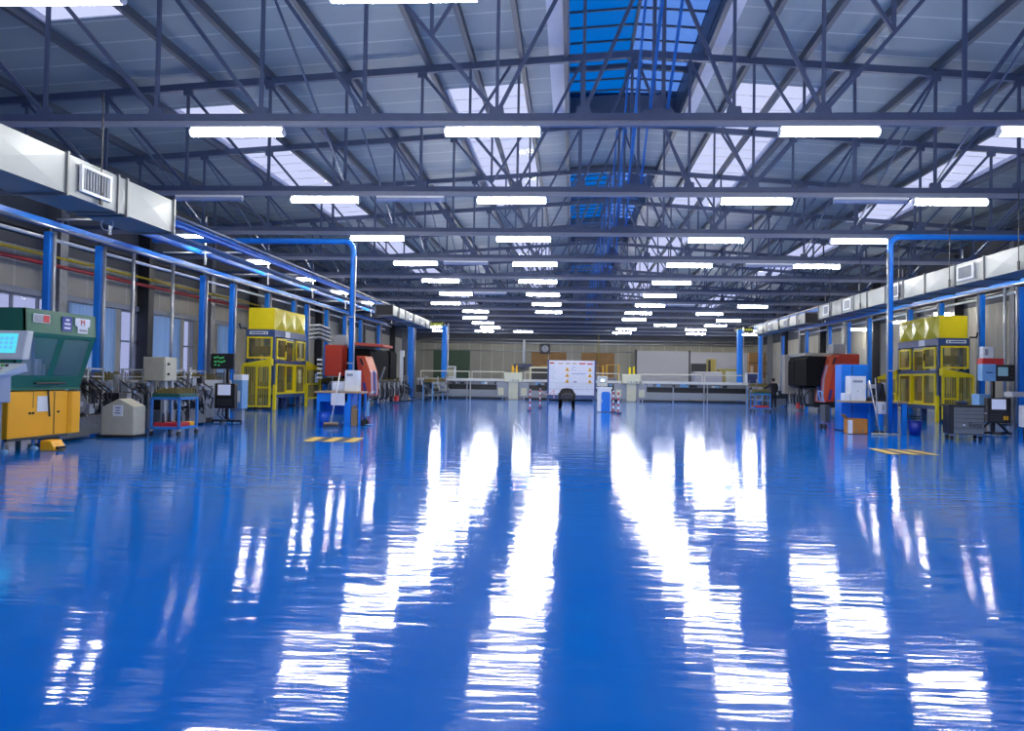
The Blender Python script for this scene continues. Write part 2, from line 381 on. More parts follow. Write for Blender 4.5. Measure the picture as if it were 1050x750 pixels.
# blue glazed ridge lantern
LIFT = .69
for i, (a, c) in enumerate(BLU_Y):
    t = thing('ridge_lantern', 'blue glazed roof lantern along the ridge, %s from the camera' % ORD[i], 'roof lantern', (XC, a, zr(0)), 'blue ridge lanterns')
    for sd in (-1, 1):
        MB().add([(XC + sd*d, y, zr(d) + LIFT + e) for e in (0, .01) for (d, y) in ((0, a), (LAN, a), (LAN, c), (0, c))],
                 [(0,1,2,3), (7,6,5,4), (0,4,5,1), (1,5,6,2), (2,6,7,3), (3,7,4,0)]).build('blue_sheet' if sd < 0 else 'sky_paled_sheet', BLUEPANE if sd < 0 else SKYPALED_PANE, t)
        MB().box(XC + sd*(LAN+.04) - .04, XC + sd*(LAN+.04) + .04, a, c, zr(LAN)-.1, zr(LAN)+LIFT+.1).build('curb', PURLIN if sd > 0 else mat('curb_pale', (.34, .38, .5), .5), t)  # right curb's shading is put into its dark colour, left curb stays pale
    g = MB(); y = a + .35
    while y < c:
        for sd in (-1, 1): g.bar((XC, y, zr(0)+LIFT-.03), (XC+sd*LAN, y, zr(LAN)+LIFT-.03), .04, .05)
        y += .8
    g.build('glazing_bar', PURLIN, t)
    y = a + S/2
    while y < c + .1:
        h = MB()
        for sd in (-1, 1):
            h.bar((XC, y, zr(0)+LIFT-.12), (XC+sd*LAN, y, zr(LAN)+LIFT-.12), .12, .14); h.bar((XC, y-.5, zr(0)+LIFT-.1), (XC+sd*LAN, y-.5, zr(LAN)+LIFT-.1), .06, .08)
        y += S
        h.build('cross_beam', PURLIN, t)
    MB().bar((XC, a, zr(0)+LIFT-.06), (XC, c, zr(0)+LIFT-.06), .08, .12).build('ridge_bar', PURLIN, t)
    for q in (c, a-.06): MB().box(XC-LAN, XC+LAN, q, q+.06, zr(LAN)-.1, zr(0)+LIFT+.05).build('end_wall', PURLIN, t)
# pale flashing strips beside the lantern
for i, sd in enumerate((-1, 1)):
    m = MB(); m.bar((XC + sd*(LAN+.33), 5, zr(LAN+.33)-.012), (XC + sd*(LAN+.33), 22.2, zr(LAN+.33)-.012), .4, .02)
    struct(m.build('trim_%d' % (i+2), mat('flashing_pale', (.45, .48, .58), .5)), 'pale flashing strip beside the ridge lantern')

# ------------------------------------------------------------------ purlins
NODES = [0.0, 1.39, 3.02, 5.55, 7.55, 9.6, 11.82, 14.04, 16.26, 18.9]
PUR = [1.8, 2.95, 4.22, 5.38, 7.55, 9.6, 11.21, 13.43, 16.26, 18.2]
for sd in (-1, 1):
    for i, d in enumerate(PUR):
        o = MB().box(XC+sd*d-.06, XC+sd*d+.06, 6.1, YB-.1, zr(d)-.22, zr(d)-.012).build('roof_purlin', PURLIN)
        tag(o, 'long dark blue-grey roof purlin, %s one out from the ridge on the %s' % (ORD[i], SIDE[sd]), 'beam', 'roof purlins')

# ------------------------------------------------------------------ trusses
ZB = 6.406
def zt(d): return 9.945 - SL * abs(d)
def make_truss():
    t = thing('roof_truss', '', 'roof truss', (XC, D0, ZB), 'roof trusses')
    k = D0
    MB(1).box(-18.9, 18.9, k-.065, k+.065, ZB-.065, ZB+.065).build('bottom_chord', STEEL, t)
    m = MB(1)
    for sd in (-1, 1): m.add([(sd*d, k+e, zt(d)+g) for d in (0, 18.9) for e, g in ((-.055,-.09), (.055,-.09), (.055,.09), (-.055,.09))],
        [(3,2,1,0), (4,5,6,7), (0,1,5,4), (1,2,6,5), (2,3,7,6), (3,0,4,7)])
    m.build('top_chord', STEEL, t)
    MB(1).box(-18.4, 18.4, k-.135, k-.07, 6.20, 6.27).box(-18.4, 18.4, k-.055, k-.01, 6.25, 6.34).build('lamp_channel', RAIL_GREY, t)
    def web(nm, a, b, w): MB(1).bar((a[0], k, a[1]), (b[0], k, b[1]), w, w*.8, up=(0,1,0)).build(nm, STEEL, t)
    for off in (-.09, .09): web('vertical', (off, ZB), (off, zt(0)), .07)
    for sd in (-1, 1):
        for i, d in enumerate(NODES):
            if i == 0: continue
            web('vertical', (sd*d, ZB), (sd*d, zt(d)), .068 if i > 2 else .06)
            MB(1).prism([(sd*d-.15, ZB), (sd*d+.15, ZB), (sd*d+.12, ZB+.2), (sd*d-.12, ZB+.2)], 'y', k-.045, k+.045).build('gusset', STEEL, t)
            if i in (3, 4, 5, 6, 7, 8):
                MB(1).box(sd*d-.12, sd*d+.12, k-.045, k+.045, zt(d)-.22, zt(d)-.02).build('gusset', STEEL, t)
        for i in range(2, 9): web('diagonal', (sd*NODES[i], ZB+.08), (sd*NODES[i+1], zt(NODES[i+1])-.1), .073)
        for i in (1, 2): web('diagonal', (sd*NODES[i], ZB+.08), (sd*NODES[i-1], zt(NODES[i-1])-.1), .068)
        mx_, mz = 4.285, (ZB + zt(5.55)) / 2
        web('strut', (sd*mx_, mz), (sd*mx_, zt(mx_)), .065); web('strut', (sd*mx_, mz), (sd*3.2, zt(3.2)), .065)
    MB(1).prism([(-.36, ZB), (.36, ZB), (.07, ZB+.42), (-.07, ZB+.42)], 'y', k-.03, k+.03).build('gusset', STEEL, t)
    return t
tr0 = make_truss()
for k in range(0, 13):
    lab = 'blue-grey steel roof truss spanning the hall, %s one from the camera' % ORD[k]
    if k == 0: tr0['label'] = lab
    else: copy_thing(tr0, (XC, D0 + k*S, ZB), lab)
# braces along the ridge: from the top of one truss to the bottom of the next
for k in range(-1, 12):
    y0, y1 = D0 + k*S, D0 + (k+1)*S
    for j, dx in enumerate((-.16, .16)):
        o = MB().bar((XC+dx, y0+.1, zt(0)-.15), (XC+dx, y1-.07, ZB+.15), .05, .045).build('brace_rod', ROD_BLUE)
        tag(o, 'blue sloping brace under the ridge, %s of its pair, reaching the %s roof truss' % (['left', 'right'][j], ORD[k+1]), 'brace', 'ridge brace rods')
# crossed wind braces between the purlins further out
for k in range(0, 11):
    y0, y1 = D0 + k*S, D0 + (k+1)*S
    for sd in (-1, 1):
        for q, d in enumerate((7.55, 14.04)):
            o = MB().bar((XC+sd*d, y0+.07, zt(d)-.2), (XC+sd*d, y1-.07, ZB+.2), .04, .04).build('brace_rod', STEEL)
            tag(o, 'grey sloping brace %s of the ridge on the %s line, reaching the %s roof truss' % (SIDE[sd], ['inner', 'outer'][q], ORD[k+1]), 'brace', 'side brace rods')

# ------------------------------------------------------------------ lamps
LAMPS = [(-1, -2.08), (-1, -6.46), (-1, 4.07), (0, -6.4), (0, -1.53), (0, 4.64), (0, 8.54), (1, -6.48), (1, -1.6), (1, 4.62), (1, 9.42), (1, -12.77), (1, 15.76), (2, 15.76), (3, 15.76), (4, 15.76), (5, 15.76), (2, -6.49), (2, -1.63), (2, 4.62), (2, 9.17), (2, -12.82), (3, -6.32), (3, -1.51), (3, 4.6), (3, 9.55), (3, -12.8), (4, -6.24), (4, -1.63), (4, 4.61), (4, -12.68), (5, -6.33), (5, -1.59), (5, 4.68), (5, -12.77), (6, -7.79), (6, -1.57), (6, 4.72), (6, 10.89), (6, -12.52), (7, -6.62), (7, -1.6), (7, 4.51), (7, 9.28), (8, -7.36), (8, 4.66), (8, 11.66), (9, -7.37), (9, 7.65), (9, 11.7), (10, -7.36), (10, 4.85), (10, -12.25), (10, 10.99), (10, 16.31), (11, -8.5), (11, -4.72), (11, 4.83), (11, -13.08), (11, 11.91), (11, 16.86)]
UNLIT = [(1, -4.23), (1, 7.45), (1, -9.58), (3, -4.3), (5, -4.47), (6, 6.55), (3, 7.71)]
def make_lamp():
    t = thing('batten_lamp', '', 'lamp', (0, 0, 6.2))
    MB().box(-.89, .89, -.055, .055, -.05, 0).build('housing', WHITE, t, bevel=.01, local=True)
    prof = [(.083*math.cos(a), -.11 + .069*math.sin(a)) for a in [2*PI*i/12 for i in range(12)]]
    MB().prism(prof, 'x', -.89, .89).build('diffuser', TUBE, t, local=True)
    for s in (-1, 1): MB().prism([(p[0]*1.05, -.11+(p[1]+.11)*1.05) for p in prof], 'x', s*.89-.012, s*.89+.012).build('end_cap', WHITE, t, local=True)
    return t
lp = make_lamp(); first = True
rows = {}
for k, x in LAMPS: rows.setdefault(k, []).append(x)
for k in rows:
    xs = sorted(rows[k])
    for i, x in enumerate(xs):
        lab = 'lit fluorescent batten under the %s roof truss, %s from the left' % (ORD[k], ORD[i]) if k >= 0 else 'lit fluorescent batten at the top edge of the view, %s from the left' % ORD[i]
        y = D0 + k*S - .1 + ({-2.08: 0.3, -6.46: 0.29, 4.07: -0.11}[x] if k < 0 else 0)
        if first: lp.location = (x, y, 6.2); lp['label'] = lab; lp['group'] = 'lit ceiling battens'; first = False
        else:
            c_ = copy_thing(lp, (x, y, 6.2), lab, 'lit ceiling battens')
            if x < -12 or x == 15.76: c_.scale = (.55, 1, 1)
ul = None
for i, (k, x) in enumerate(UNLIT):
    lab = 'unlit grey fluorescent batten under the %s roof truss%s' % (ORD[k], {0: ', left of the ridge', 1: ', right of the ridge', 2: ', far over at the duct side', 3: ', left of the ridge', 6: ', right of the ridge'}.get(i, ''))
    loc = (x, D0 + k*S - .1, 6.2)
    if ul is None:
        ul = thing('batten_lamp', lab, 'lamp', loc, 'unlit ceiling battens')
        MB().box(-.89, .89, -.055, .055, -.05, 0).build('housing', WHITE, ul, local=True)
        MB().prism([(.075*math.cos(2*PI*j/12), -.095 + .055*math.sin(2*PI*j/12)) for j in range(12)], 'x', -.89, .89).build('diffuser', mat('unlit_tube', (.3, .35, .5), .4), ul, local=True)
    else: copy_thing(ul, loc, lab, 'unlit ceiling battens')
for i, (y, z) in enumerate([(37.2, 5.4), (42.2, 5.4), (48.3, 5.4)]):
    copy_thing(lp, (20.1, y, z), 'lit batten on the right side wall behind the posts, %s from the camera' % ORD[i], 'wall battens')

XC = 1.4
# ------------------------------------------------------------------ side rails, posts, pipes
POSTY = {-1: [17.9, 19.9, 21.5, 23.7, 25.7, 28.0, 31.3, 34.3, 36.0, 39.0, 42.2, 45.4, 49.8], 1: [17.0, 19.2, 21.6, 24.2, 26.7, 27.7, 29.2, 32.3, 35.2, 39.9, 42.8, 45.9, 50.3, 55.9]}
PU = 15.66
for sd in (-1, 1):
    for i, y in enumerate(POSTY[sd]):
        thin = (sd < 0 and i in (2, 3)) or (sd > 0 and i in (5,))
        t = sthing(sd, 'line_post', '%s post of the %s service rail, %s from the camera' % ('thin galvanised' if thin else 'square blue steel', SIDE[sd], ORD[i]), 'post', (PU, y, 0), 'service rail posts %s' % SIDE[sd])
        if thin: MB(sd).cyl((PU, y, 0), (PU, y, 5.42), .055, 10).build('shaft', GALV, t, smooth=True)
        else:
            MB(sd).box(PU-.09, PU+.09, y-.09, y+.09, 0, 5.3).build('shaft', BLUE, t, bevel=.012)
            MB(sd).cyl((PU-.15, y+.02, .1), (PU-.15, y+.02, 5.3), .045, 8).build('conduit', GALV, t, smooth=True)
            MB(sd).cyl((PU, y, 5.3), (PU, y, 5.42), .05, 8).build('cap', DARK, t)
        MB(sd).box(PU-.16, PU+.16, y-.16, y+.16, 0, .025).build('base_plate', DARK, t)
    Ya, Yb = 8, 52
    def rail(nm, lab, m, u, z, w, h, cyl=False, ya=Ya, yb=Yb, cat='rail'):
        mm = MB(sd)
        if cyl: mm.cyl((u, ya, z), (u, yb, z), w, 10)
        else: mm.box(u-w/2, u+w/2, ya, yb, z-h/2, z+h/2)
        tag(mm.build(nm, m, smooth=cyl), lab + ' on the %s side of the hall' % SIDE[sd], cat)
    rail('service_beam', 'main blue service beam over the row of posts', BLUE, PU, 5.52, .16, .2)
    rail('conduit_pipe', 'lower white conduit under the blue service beam', WHITE, PU+.15, 5.16, .05, 0, True)
    rail('conduit_pipe', 'pale conduit just inside the blue service beam', GALV, PU-.35, 5.36, .04, 0, True)
    rail('cable_tray', 'flat grey cable tray above the blue service beam', mat('tray_lavender', (.34, .36, .44), .45), 13.4, 5.62, .28, .09)
    rail('upper_beam', 'upper blue rail hung below the trusses', BLUE, 12.3, 5.62, .14, .16)
    rail('upper_beam', 'second upper blue rail beside the cable tray', BLUE, 14.2, 5.68, .12, .14)
    rail('conduit_pipe', 'thin grey conduit above the upper blue rail', GALV, 11.9, 5.66, .035, 0, True)
    rail('wall_pipe', 'dark service pipe high on the wall', DARK, WALLU-.25, 6.0, .1, 0, True, cat='pipe')
    if sd < 0:
        rail('gas_pipe', 'yellow gas pipe high along the wall', PIPE_YEL, WALLU-.5, 5.33, .046, 0, True, 8, 37, 'pipe')
        rail('sprinkler_pipe', 'red sprinkler pipe below the yellow pipe', PIPE_RED, WALLU-.5, 5.04, .068, 0, True, 8, 37, 'pipe')
    # hangers
    for i in range(11):
        y = D0 + i*S + .4
        if y > Yb: continue
        o = MB(sd).cyl((14.0, y, 5.7), (14.0, y, 6.9), .03, 8).cyl((14.0, y, 5.7), (14.0, y, 5.25), .04, 8).bar((12.2, y, 5.68), (15.5, y, 5.66), .05, .05).build('rail_hanger', GALV, smooth=False)
        tag(o, 'galvanised hanger carrying the %s rails, %s from the camera' % (SIDE[sd], ORD[i]), 'hanger', 'rail hangers')
# portals of bent blue pipe
for sd in (-1, 1):
    u, y, zt_ = (8.52, 21.8, 5.88) if sd < 0 else (8.24, 21.15, 6.0)
    t = sthing(sd, 'pipe_portal', 'tall bent blue pipe portal standing by the %s workbench' % SIDE[sd], 'post', (u, y, 0))
    pts = [(u, y, .02), (u, y, zt_-.3)] + [(u + .3 - .3*math.cos(a), y, zt_ - .3 + .3*math.sin(a)) for a in (PI/8, PI/4, 3*PI/8, PI/2)] + [(15.2, y, zt_)]
    MB(sd).tube(pts, .088, 12).build('pipe', BLUE, t, smooth=True)
    MB(sd).box(u-.2, u+.2, y-.2, y+.2, 0, .03).build('base_plate', GREY, t)
    MB(sd).cyl((u-.11, y-.1, .1), (u-.11, y-.1, zt_-.5), .03, 8).build('conduit', GALV, t, smooth=True)
    MB(sd).box(u-.1, u+.1, y-.12, y-.06, 3.4, 3.44).box(u-.1, u+.1, y-.12, y-.06, 1.9, 1.94).build('clamp', GALV, t)

# ------------------------------------------------------------------ ducts
def duct(sd, ya, yb, z0, z1, u0, u1, lab, grilles, seams, end=None):
    t = sthing(sd, 'air_duct', lab, 'duct', (u0, ya, z0))
    m = MB(sd); cuts = sorted(set([ya] + [s_ for s_ in seams if ya < s_ < yb] + [yb]))
    for a, c in zip(cuts[:-1], cuts[1:]):
        # cross-broken faces: each sheet has a shallow pyramid
        ym, zm, um = (a+c)/2, (z0+z1)/2, (u0+u1)/2
        V = [(u0,a,z0),(u0,c,z0),(u0,c,z1),(u0,a,z1),(u0-.03,ym,zm), (u1,a,z0),(u1,c,z0),(u1,c,z1),(u1,a,z1),(u1+.02,ym,zm), (um,ym,z0-.015)]
        m.add(V, [(0,1,4),(1,2,4),(2,3,4),(3,0,4),(5,9,6),(6,9,7),(7,9,8),(8,9,5),(0,10,1),(1,10,6),(6,10,5),(5,10,0),(3,2,7,8)] + ([(0,3,8,5)] if a == ya and end is None else []) + ([(1,6,7,2)] if c == yb else []))
    m.build('sheet_body', DUCT, t)
    for s_ in cuts:
        f = MB(sd); f.box(u0-.035, u1+.03, s_-.02, s_+.02, z0-.035, z0); f.box(u0-.035, u1+.03, s_-.02, s_+.02, z1, z1+.03)
        f.box(u0-.035, u0, s_-.02, s_+.02, z0, z1); f.box(u1, u1+.03, s_-.02, s_+.02, z0, z1)
        f.build('flange', mat('flange_grey', (.2, .21, .22), .4, .5), t)
    for (a, c) in grilles:
        zc0, zc1 = z0 + (z1-z0)*.16, z0 + (z1-z0)*.86
        g = MB(sd).frame_y(a, c, zc0, zc1, u0-.05, .05, .05).build('grille', WHITE, t)
        MB(sd).box(u0-.032, u0-.028, a, c, zc0, zc1).build('grille_back', BLACK, g)
        vn = MB(sd); nb = 9
        for i in range(nb): y = a + .06 + (c-a-.12)*(i+.5)/nb; vn.box(u0-.065, u0-.035, y-.012, y+.012, zc0+.05, zc1-.05)
        vn.build('vane', GREY, g)
    if end: MB(sd).box(u0+.02, u1-.02, ya+.05, ya+.08, z0+.02, z1-.02).build('mouth', BLACK, t)  # black plate paints the shade inside the open end
    y = ya + .8
    while y < yb:
        hg = MB(sd); hg.cyl((u0-.05, y, z0+.12), (u0-.05, y, 6.4), .012, 6); hg.box(u0-.07, u0-.035, y-.03, y+.03, z0, z0+.22); y += 3.1
        hg.build('hanger_rod', DARK, t)
duct(-1, 7.6, 13.75, 4.42, 5.08, 9.7, 10.6, 'silver sheet metal air duct over the green machine', [(11.0, 11.75)], [8.9, 10.75, 12.0, 12.25])
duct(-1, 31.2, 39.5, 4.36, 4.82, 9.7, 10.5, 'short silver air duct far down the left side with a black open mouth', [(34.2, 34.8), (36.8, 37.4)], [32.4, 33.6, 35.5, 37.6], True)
duct(1, 13.5, 31.2, 4.40, 5.0, 9.7, 10.6, 'long silver sheet metal air duct along the right side', [(16.1, 16.8), (19.3, 20.1), (23.6, 24.4), (27.6, 28.3), (29.9, 30.5)], [15.0, 17.2, 18.9, 20.3, 22.0, 23.4, 24.7, 26.2, 27.4, 28.6, 29.7])
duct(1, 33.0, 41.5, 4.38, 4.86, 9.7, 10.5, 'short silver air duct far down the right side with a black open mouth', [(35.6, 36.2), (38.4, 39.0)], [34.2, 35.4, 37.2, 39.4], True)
for i, (y, z, r) in enumerate([(9.9, 4.3, .16), (12.6, 4.33, .12)]):
    pts = [(10.3 + r*math.sin(a), y, z - r - r*math.cos(a)+r) for a in [2*PI*j/14 for j in range(15)]]
    tag(MB(-1).tube(pts, .01, 6).build('cable_loop', WHITE), 'thin white cable loop hanging under the near duct, %s one' % ORD[i], 'cable')

# ------------------------------------------------------------------ press cages (mirrored pair)
def cage(sd, u0, y0):
    k = 1.15; dp = 3.4
    who = 'left' if sd < 0 else 'right'
    t = sthing(sd, 'press_cage', 'tall yellow and navy guarded press behind the %s workbench' % who, 'machine', (u0, y0, 0))
    # crown
    cr = MB(sd).box(u0, u0+k, y0, y0+dp, 3.46, 4.4).build('crown', YELLOW, t, bevel=.02)
    # pressed diamond panels on the aisle face
    dm = MB(sd); nb = 3
    for i in range(nb):
        a, c = y0 + .05 + (dp-.1)*i/nb, y0 + .05 + (dp-.1)*(i+1)/nb; ym = (a+c)/2
        dm.add([(u0-.004,a,3.48),(u0-.004,c,3.48),(u0-.004,c,4.38),(u0-.004,a,4.38),(u0-.085,ym,3.93)], [(0,1,4),(1,2,4),(2,3,4),(3,0,4)])
    dm.build('pressed_panel', mat('yellow_gloss', (.85, .68, .02), .25), cr)
    b_ = MB(sd).box(u0-.06, u0+k+.06, y0-.06, y0+dp+.02, 3.16, 3.46).build('band', NAVY, t, bevel=.01)
    MB(sd).box(u0+.25, u0+1.05, y0-.075, y0-.06, 3.25, 3.38).build('name_plate', WHITE, b_)
    MB(sd).box(u0+.42, u0+1.0, y0-.08, y0-.075, 3.29, 3.34).box(u0+.3, u0+.36, y0-.08, y0-.075, 3.28, 3.35).build('lettering', NAVY, b_)
    MB(sd).box(u0-.075, u0-.06, y0+1.0, y0+1.5, 3.18, 3.44).build('notice', WHITE, b_)
    # corner posts
    for (u, y) in ((u0, y0), (u0, y0+dp), (u0+k, y0), (u0+k, y0+dp)):
        MB(sd).box(u-.05, u+.05, y-.05, y+.05, 1.0, 3.2).build('corner_post', NAVY, t)
    MB(sd).box(u0-.05, u0+k+.05, y0-.05, y0+dp+.05, 2.0, 2.14).build('middle_band', NAVY, t)
    MB(sd).box(u0-.05, u0+k+.05, y0+.0, y0+dp+.05, .5, .66).build('lower_band', NAVY, t)
    # upper guard windows
    f = MB(sd).frame(u0+.03, u0+k, 2.2, 3.14, y0-.07, .07, .05).build('guard_frame', YELLOW, t)
    MB(sd).box(u0+.08, u0+k-.05, y0-.075, y0-.07, 2.25, 3.1).build('pane', YGLASS, f)
    for (a, c) in ((.12, 1.1), (2.2, 3.25)):
        f = MB(sd).frame_y(y0+a, y0+c, 2.2, 3.1, u0-.07, .08, .05).build('guard_frame', YELLOW, t)
        MB(sd).box(u0-.075, u0-.07, y0+a+.06, y0+c-.06, 2.25, 3.05).build('pane', YGLASS, f)
        MB(sd).box(u0-.13, u0-.09, y0+(c-.12 if a < 1 else a+.1), y0+(c-.09 if a < 1 else a+.13), 2.55, 2.85).build('handle', BLACK, f)
    # sliding middle door
    f = MB(sd).frame_y(y0+1.15, y0+2.15, .75, 3.05, u0+.02, .07, .04).build('sliding_door', YELLOW, t)
    MB(sd).box(u0+.02, u0+.025, y0+1.2, y0+2.1, .8, 3.0).build('pane', YGLASS, f)
    MB(sd).cyl((u0-.02, y0+.9, 3.1), (u0-.02, y0+2.0, 3.1), .03, 8).build('door_lamp', WHITE, f)
    # wedge roofs of the lower guards
    MB(sd).prism([(u0-.02, 2.2), (u0+k+.02, 1.98), (u0+k+.02, 1.9), (u0-.02, 1.9)], 'y', y0-.32, y0-.05).build('wedge_cover', YELLOW, t)
    # lower front guard
    f = MB(sd).frame(u0-.02, u0+k+.1, .12, 1.92, y0-.28, .075, .05)
    f.box(u0+.56, u0+.63, y0-.3, y0-.26, .12, 1.9); f.box(u0, u0+.58, y0-.3, y0-.26, .93, 1.0); f = f.build('lower_guard', YELLOW, t)
    MB(sd).box(u0+.03, u0+k+.05, y0-.285, y0-.28, .18, 1.86).build('pane', YGLASS, f)
    vb = MB(sd)
    for i in range(14): u = u0+.06 + i*.095; vb.box(u-.004, u+.004, y0-.31, y0-.297, .2, 1.85)
    vb.build('bars', YELLOW, f)
    # lower side guards
    for (a, c, dz) in ((.12, 1.15, 0), (2.15, 3.25, 0)):
        f = MB(sd).frame_y(y0+a, y0+c, .66, 2.0, u0-.07, .085, .05).build('lower_guard', YELLOW, t)
        MB(sd).box(u0-.075, u0-.07, y0+a+.06, y0+c-.06, .72, 1.95).build('pane', YGLASS, f)
    MB(sd).frame_y(y0+1.1, y0+2.2, .66, 2.0, u0-.02, .1, .05).build('lower_guard', YELLOW, t)
    # short yellow light curtain columns
    for y in (y0-.06, y0+dp+.05): MB(sd).box(u0-.16, u0-.04, y-.06, y+.06, 0, 1.08).build('light_column', YELLOW, t, bevel=.01)
    # far annex cage
    ax = MB(sd).frame_y(y0+dp+.15, y0+dp+2.1, .35, 1.85, u0-.02, .09, .06)
    ax.box(u0-.05, u0+.01, y0+dp+.15, y0+dp+2.1, 1.05, 1.12); ax = ax.build('annex_guard', YELLOW, t)
    MB(sd).box(u0-.03, u0-.025, y0+dp+.2, y0+dp+2.0, .4, 1.8).build('pane', YGLASS, ax)
    MB(sd).prism([(y0+dp+.12, 2.2), (y0+dp+2.12, 1.86), (y0+dp+2.12, 1.8), (y0+dp+.12, 1.8)], 'x', u0-.08, u0+.9).build('annex_cover', YELLOW, t)
    MB(sd).box(u0-.05, u0-.04, y0+dp+1.3, y0+dp+1.7, 1.15, 1.6).build('annex_sheet', WHITE, ax)
    # what stands inside: press columns, ram, bed
    pi = MB(sd)
    for (a, c) in ((.25, .5), (1.0, .5), (.25, 2.9), (1.0, 2.9)): pi.cyl((u0+a, y0+c, .6), (u0+a, y0+c, 3.2), .09, 10)
    pi.build('press_column', GALV, t, smooth=False)
    MB(sd).box(u0+.12, u0+1.12, y0+.3, y0+3.1, 2.4, 2.75).build('ram', MIDGREY, t, bevel=.02)
    MB(sd).box(u0+.12, u0+1.12, y0+.3, y0+3.1, .66, 1.2).build('press_bed', GREY, t, bevel=.02)
    MB(sd).cyl((u0+.6, y0+.9, 1.2), (u0+.6, y0+.9, 2.4), .16, 12).cyl((u0+.6, y0+2.3, 1.2), (u0+.6, y0+2.3, 2.4), .16, 12).build('tooling', SILVER, t)
    for (u, y) in ((u0+.2, y0+.2), (u0+1.05, y0+.2), (u0+.2, y0+3.2), (u0+1.05, y0+3.2), (u0+.2, y0+1.7)):
        MB(sd).box(u-.07, u+.07, y-.07, y+.07, 0, .52).build('leg', NAVY, t)
    MB(sd).box(u0+.05, u0+1.2, y0-.25, y0-.2, .02, .08).box(u0+.05, u0+1.2, y0+3.3, y0+3.35, .02, .08).build('foot_rail', DARK, t)
    MB(sd).tube([(u0+k+.02, y0-.1, 3.5), (u0+k+.3, y0-.1, 3.5), (u0+k+.34, y0-.1, 3.7)], .04, 8).build('hose', BLACK, t, smooth=True)
cage(-1, 14.22, 28.87)
cage(1, 13.75, 28.87)

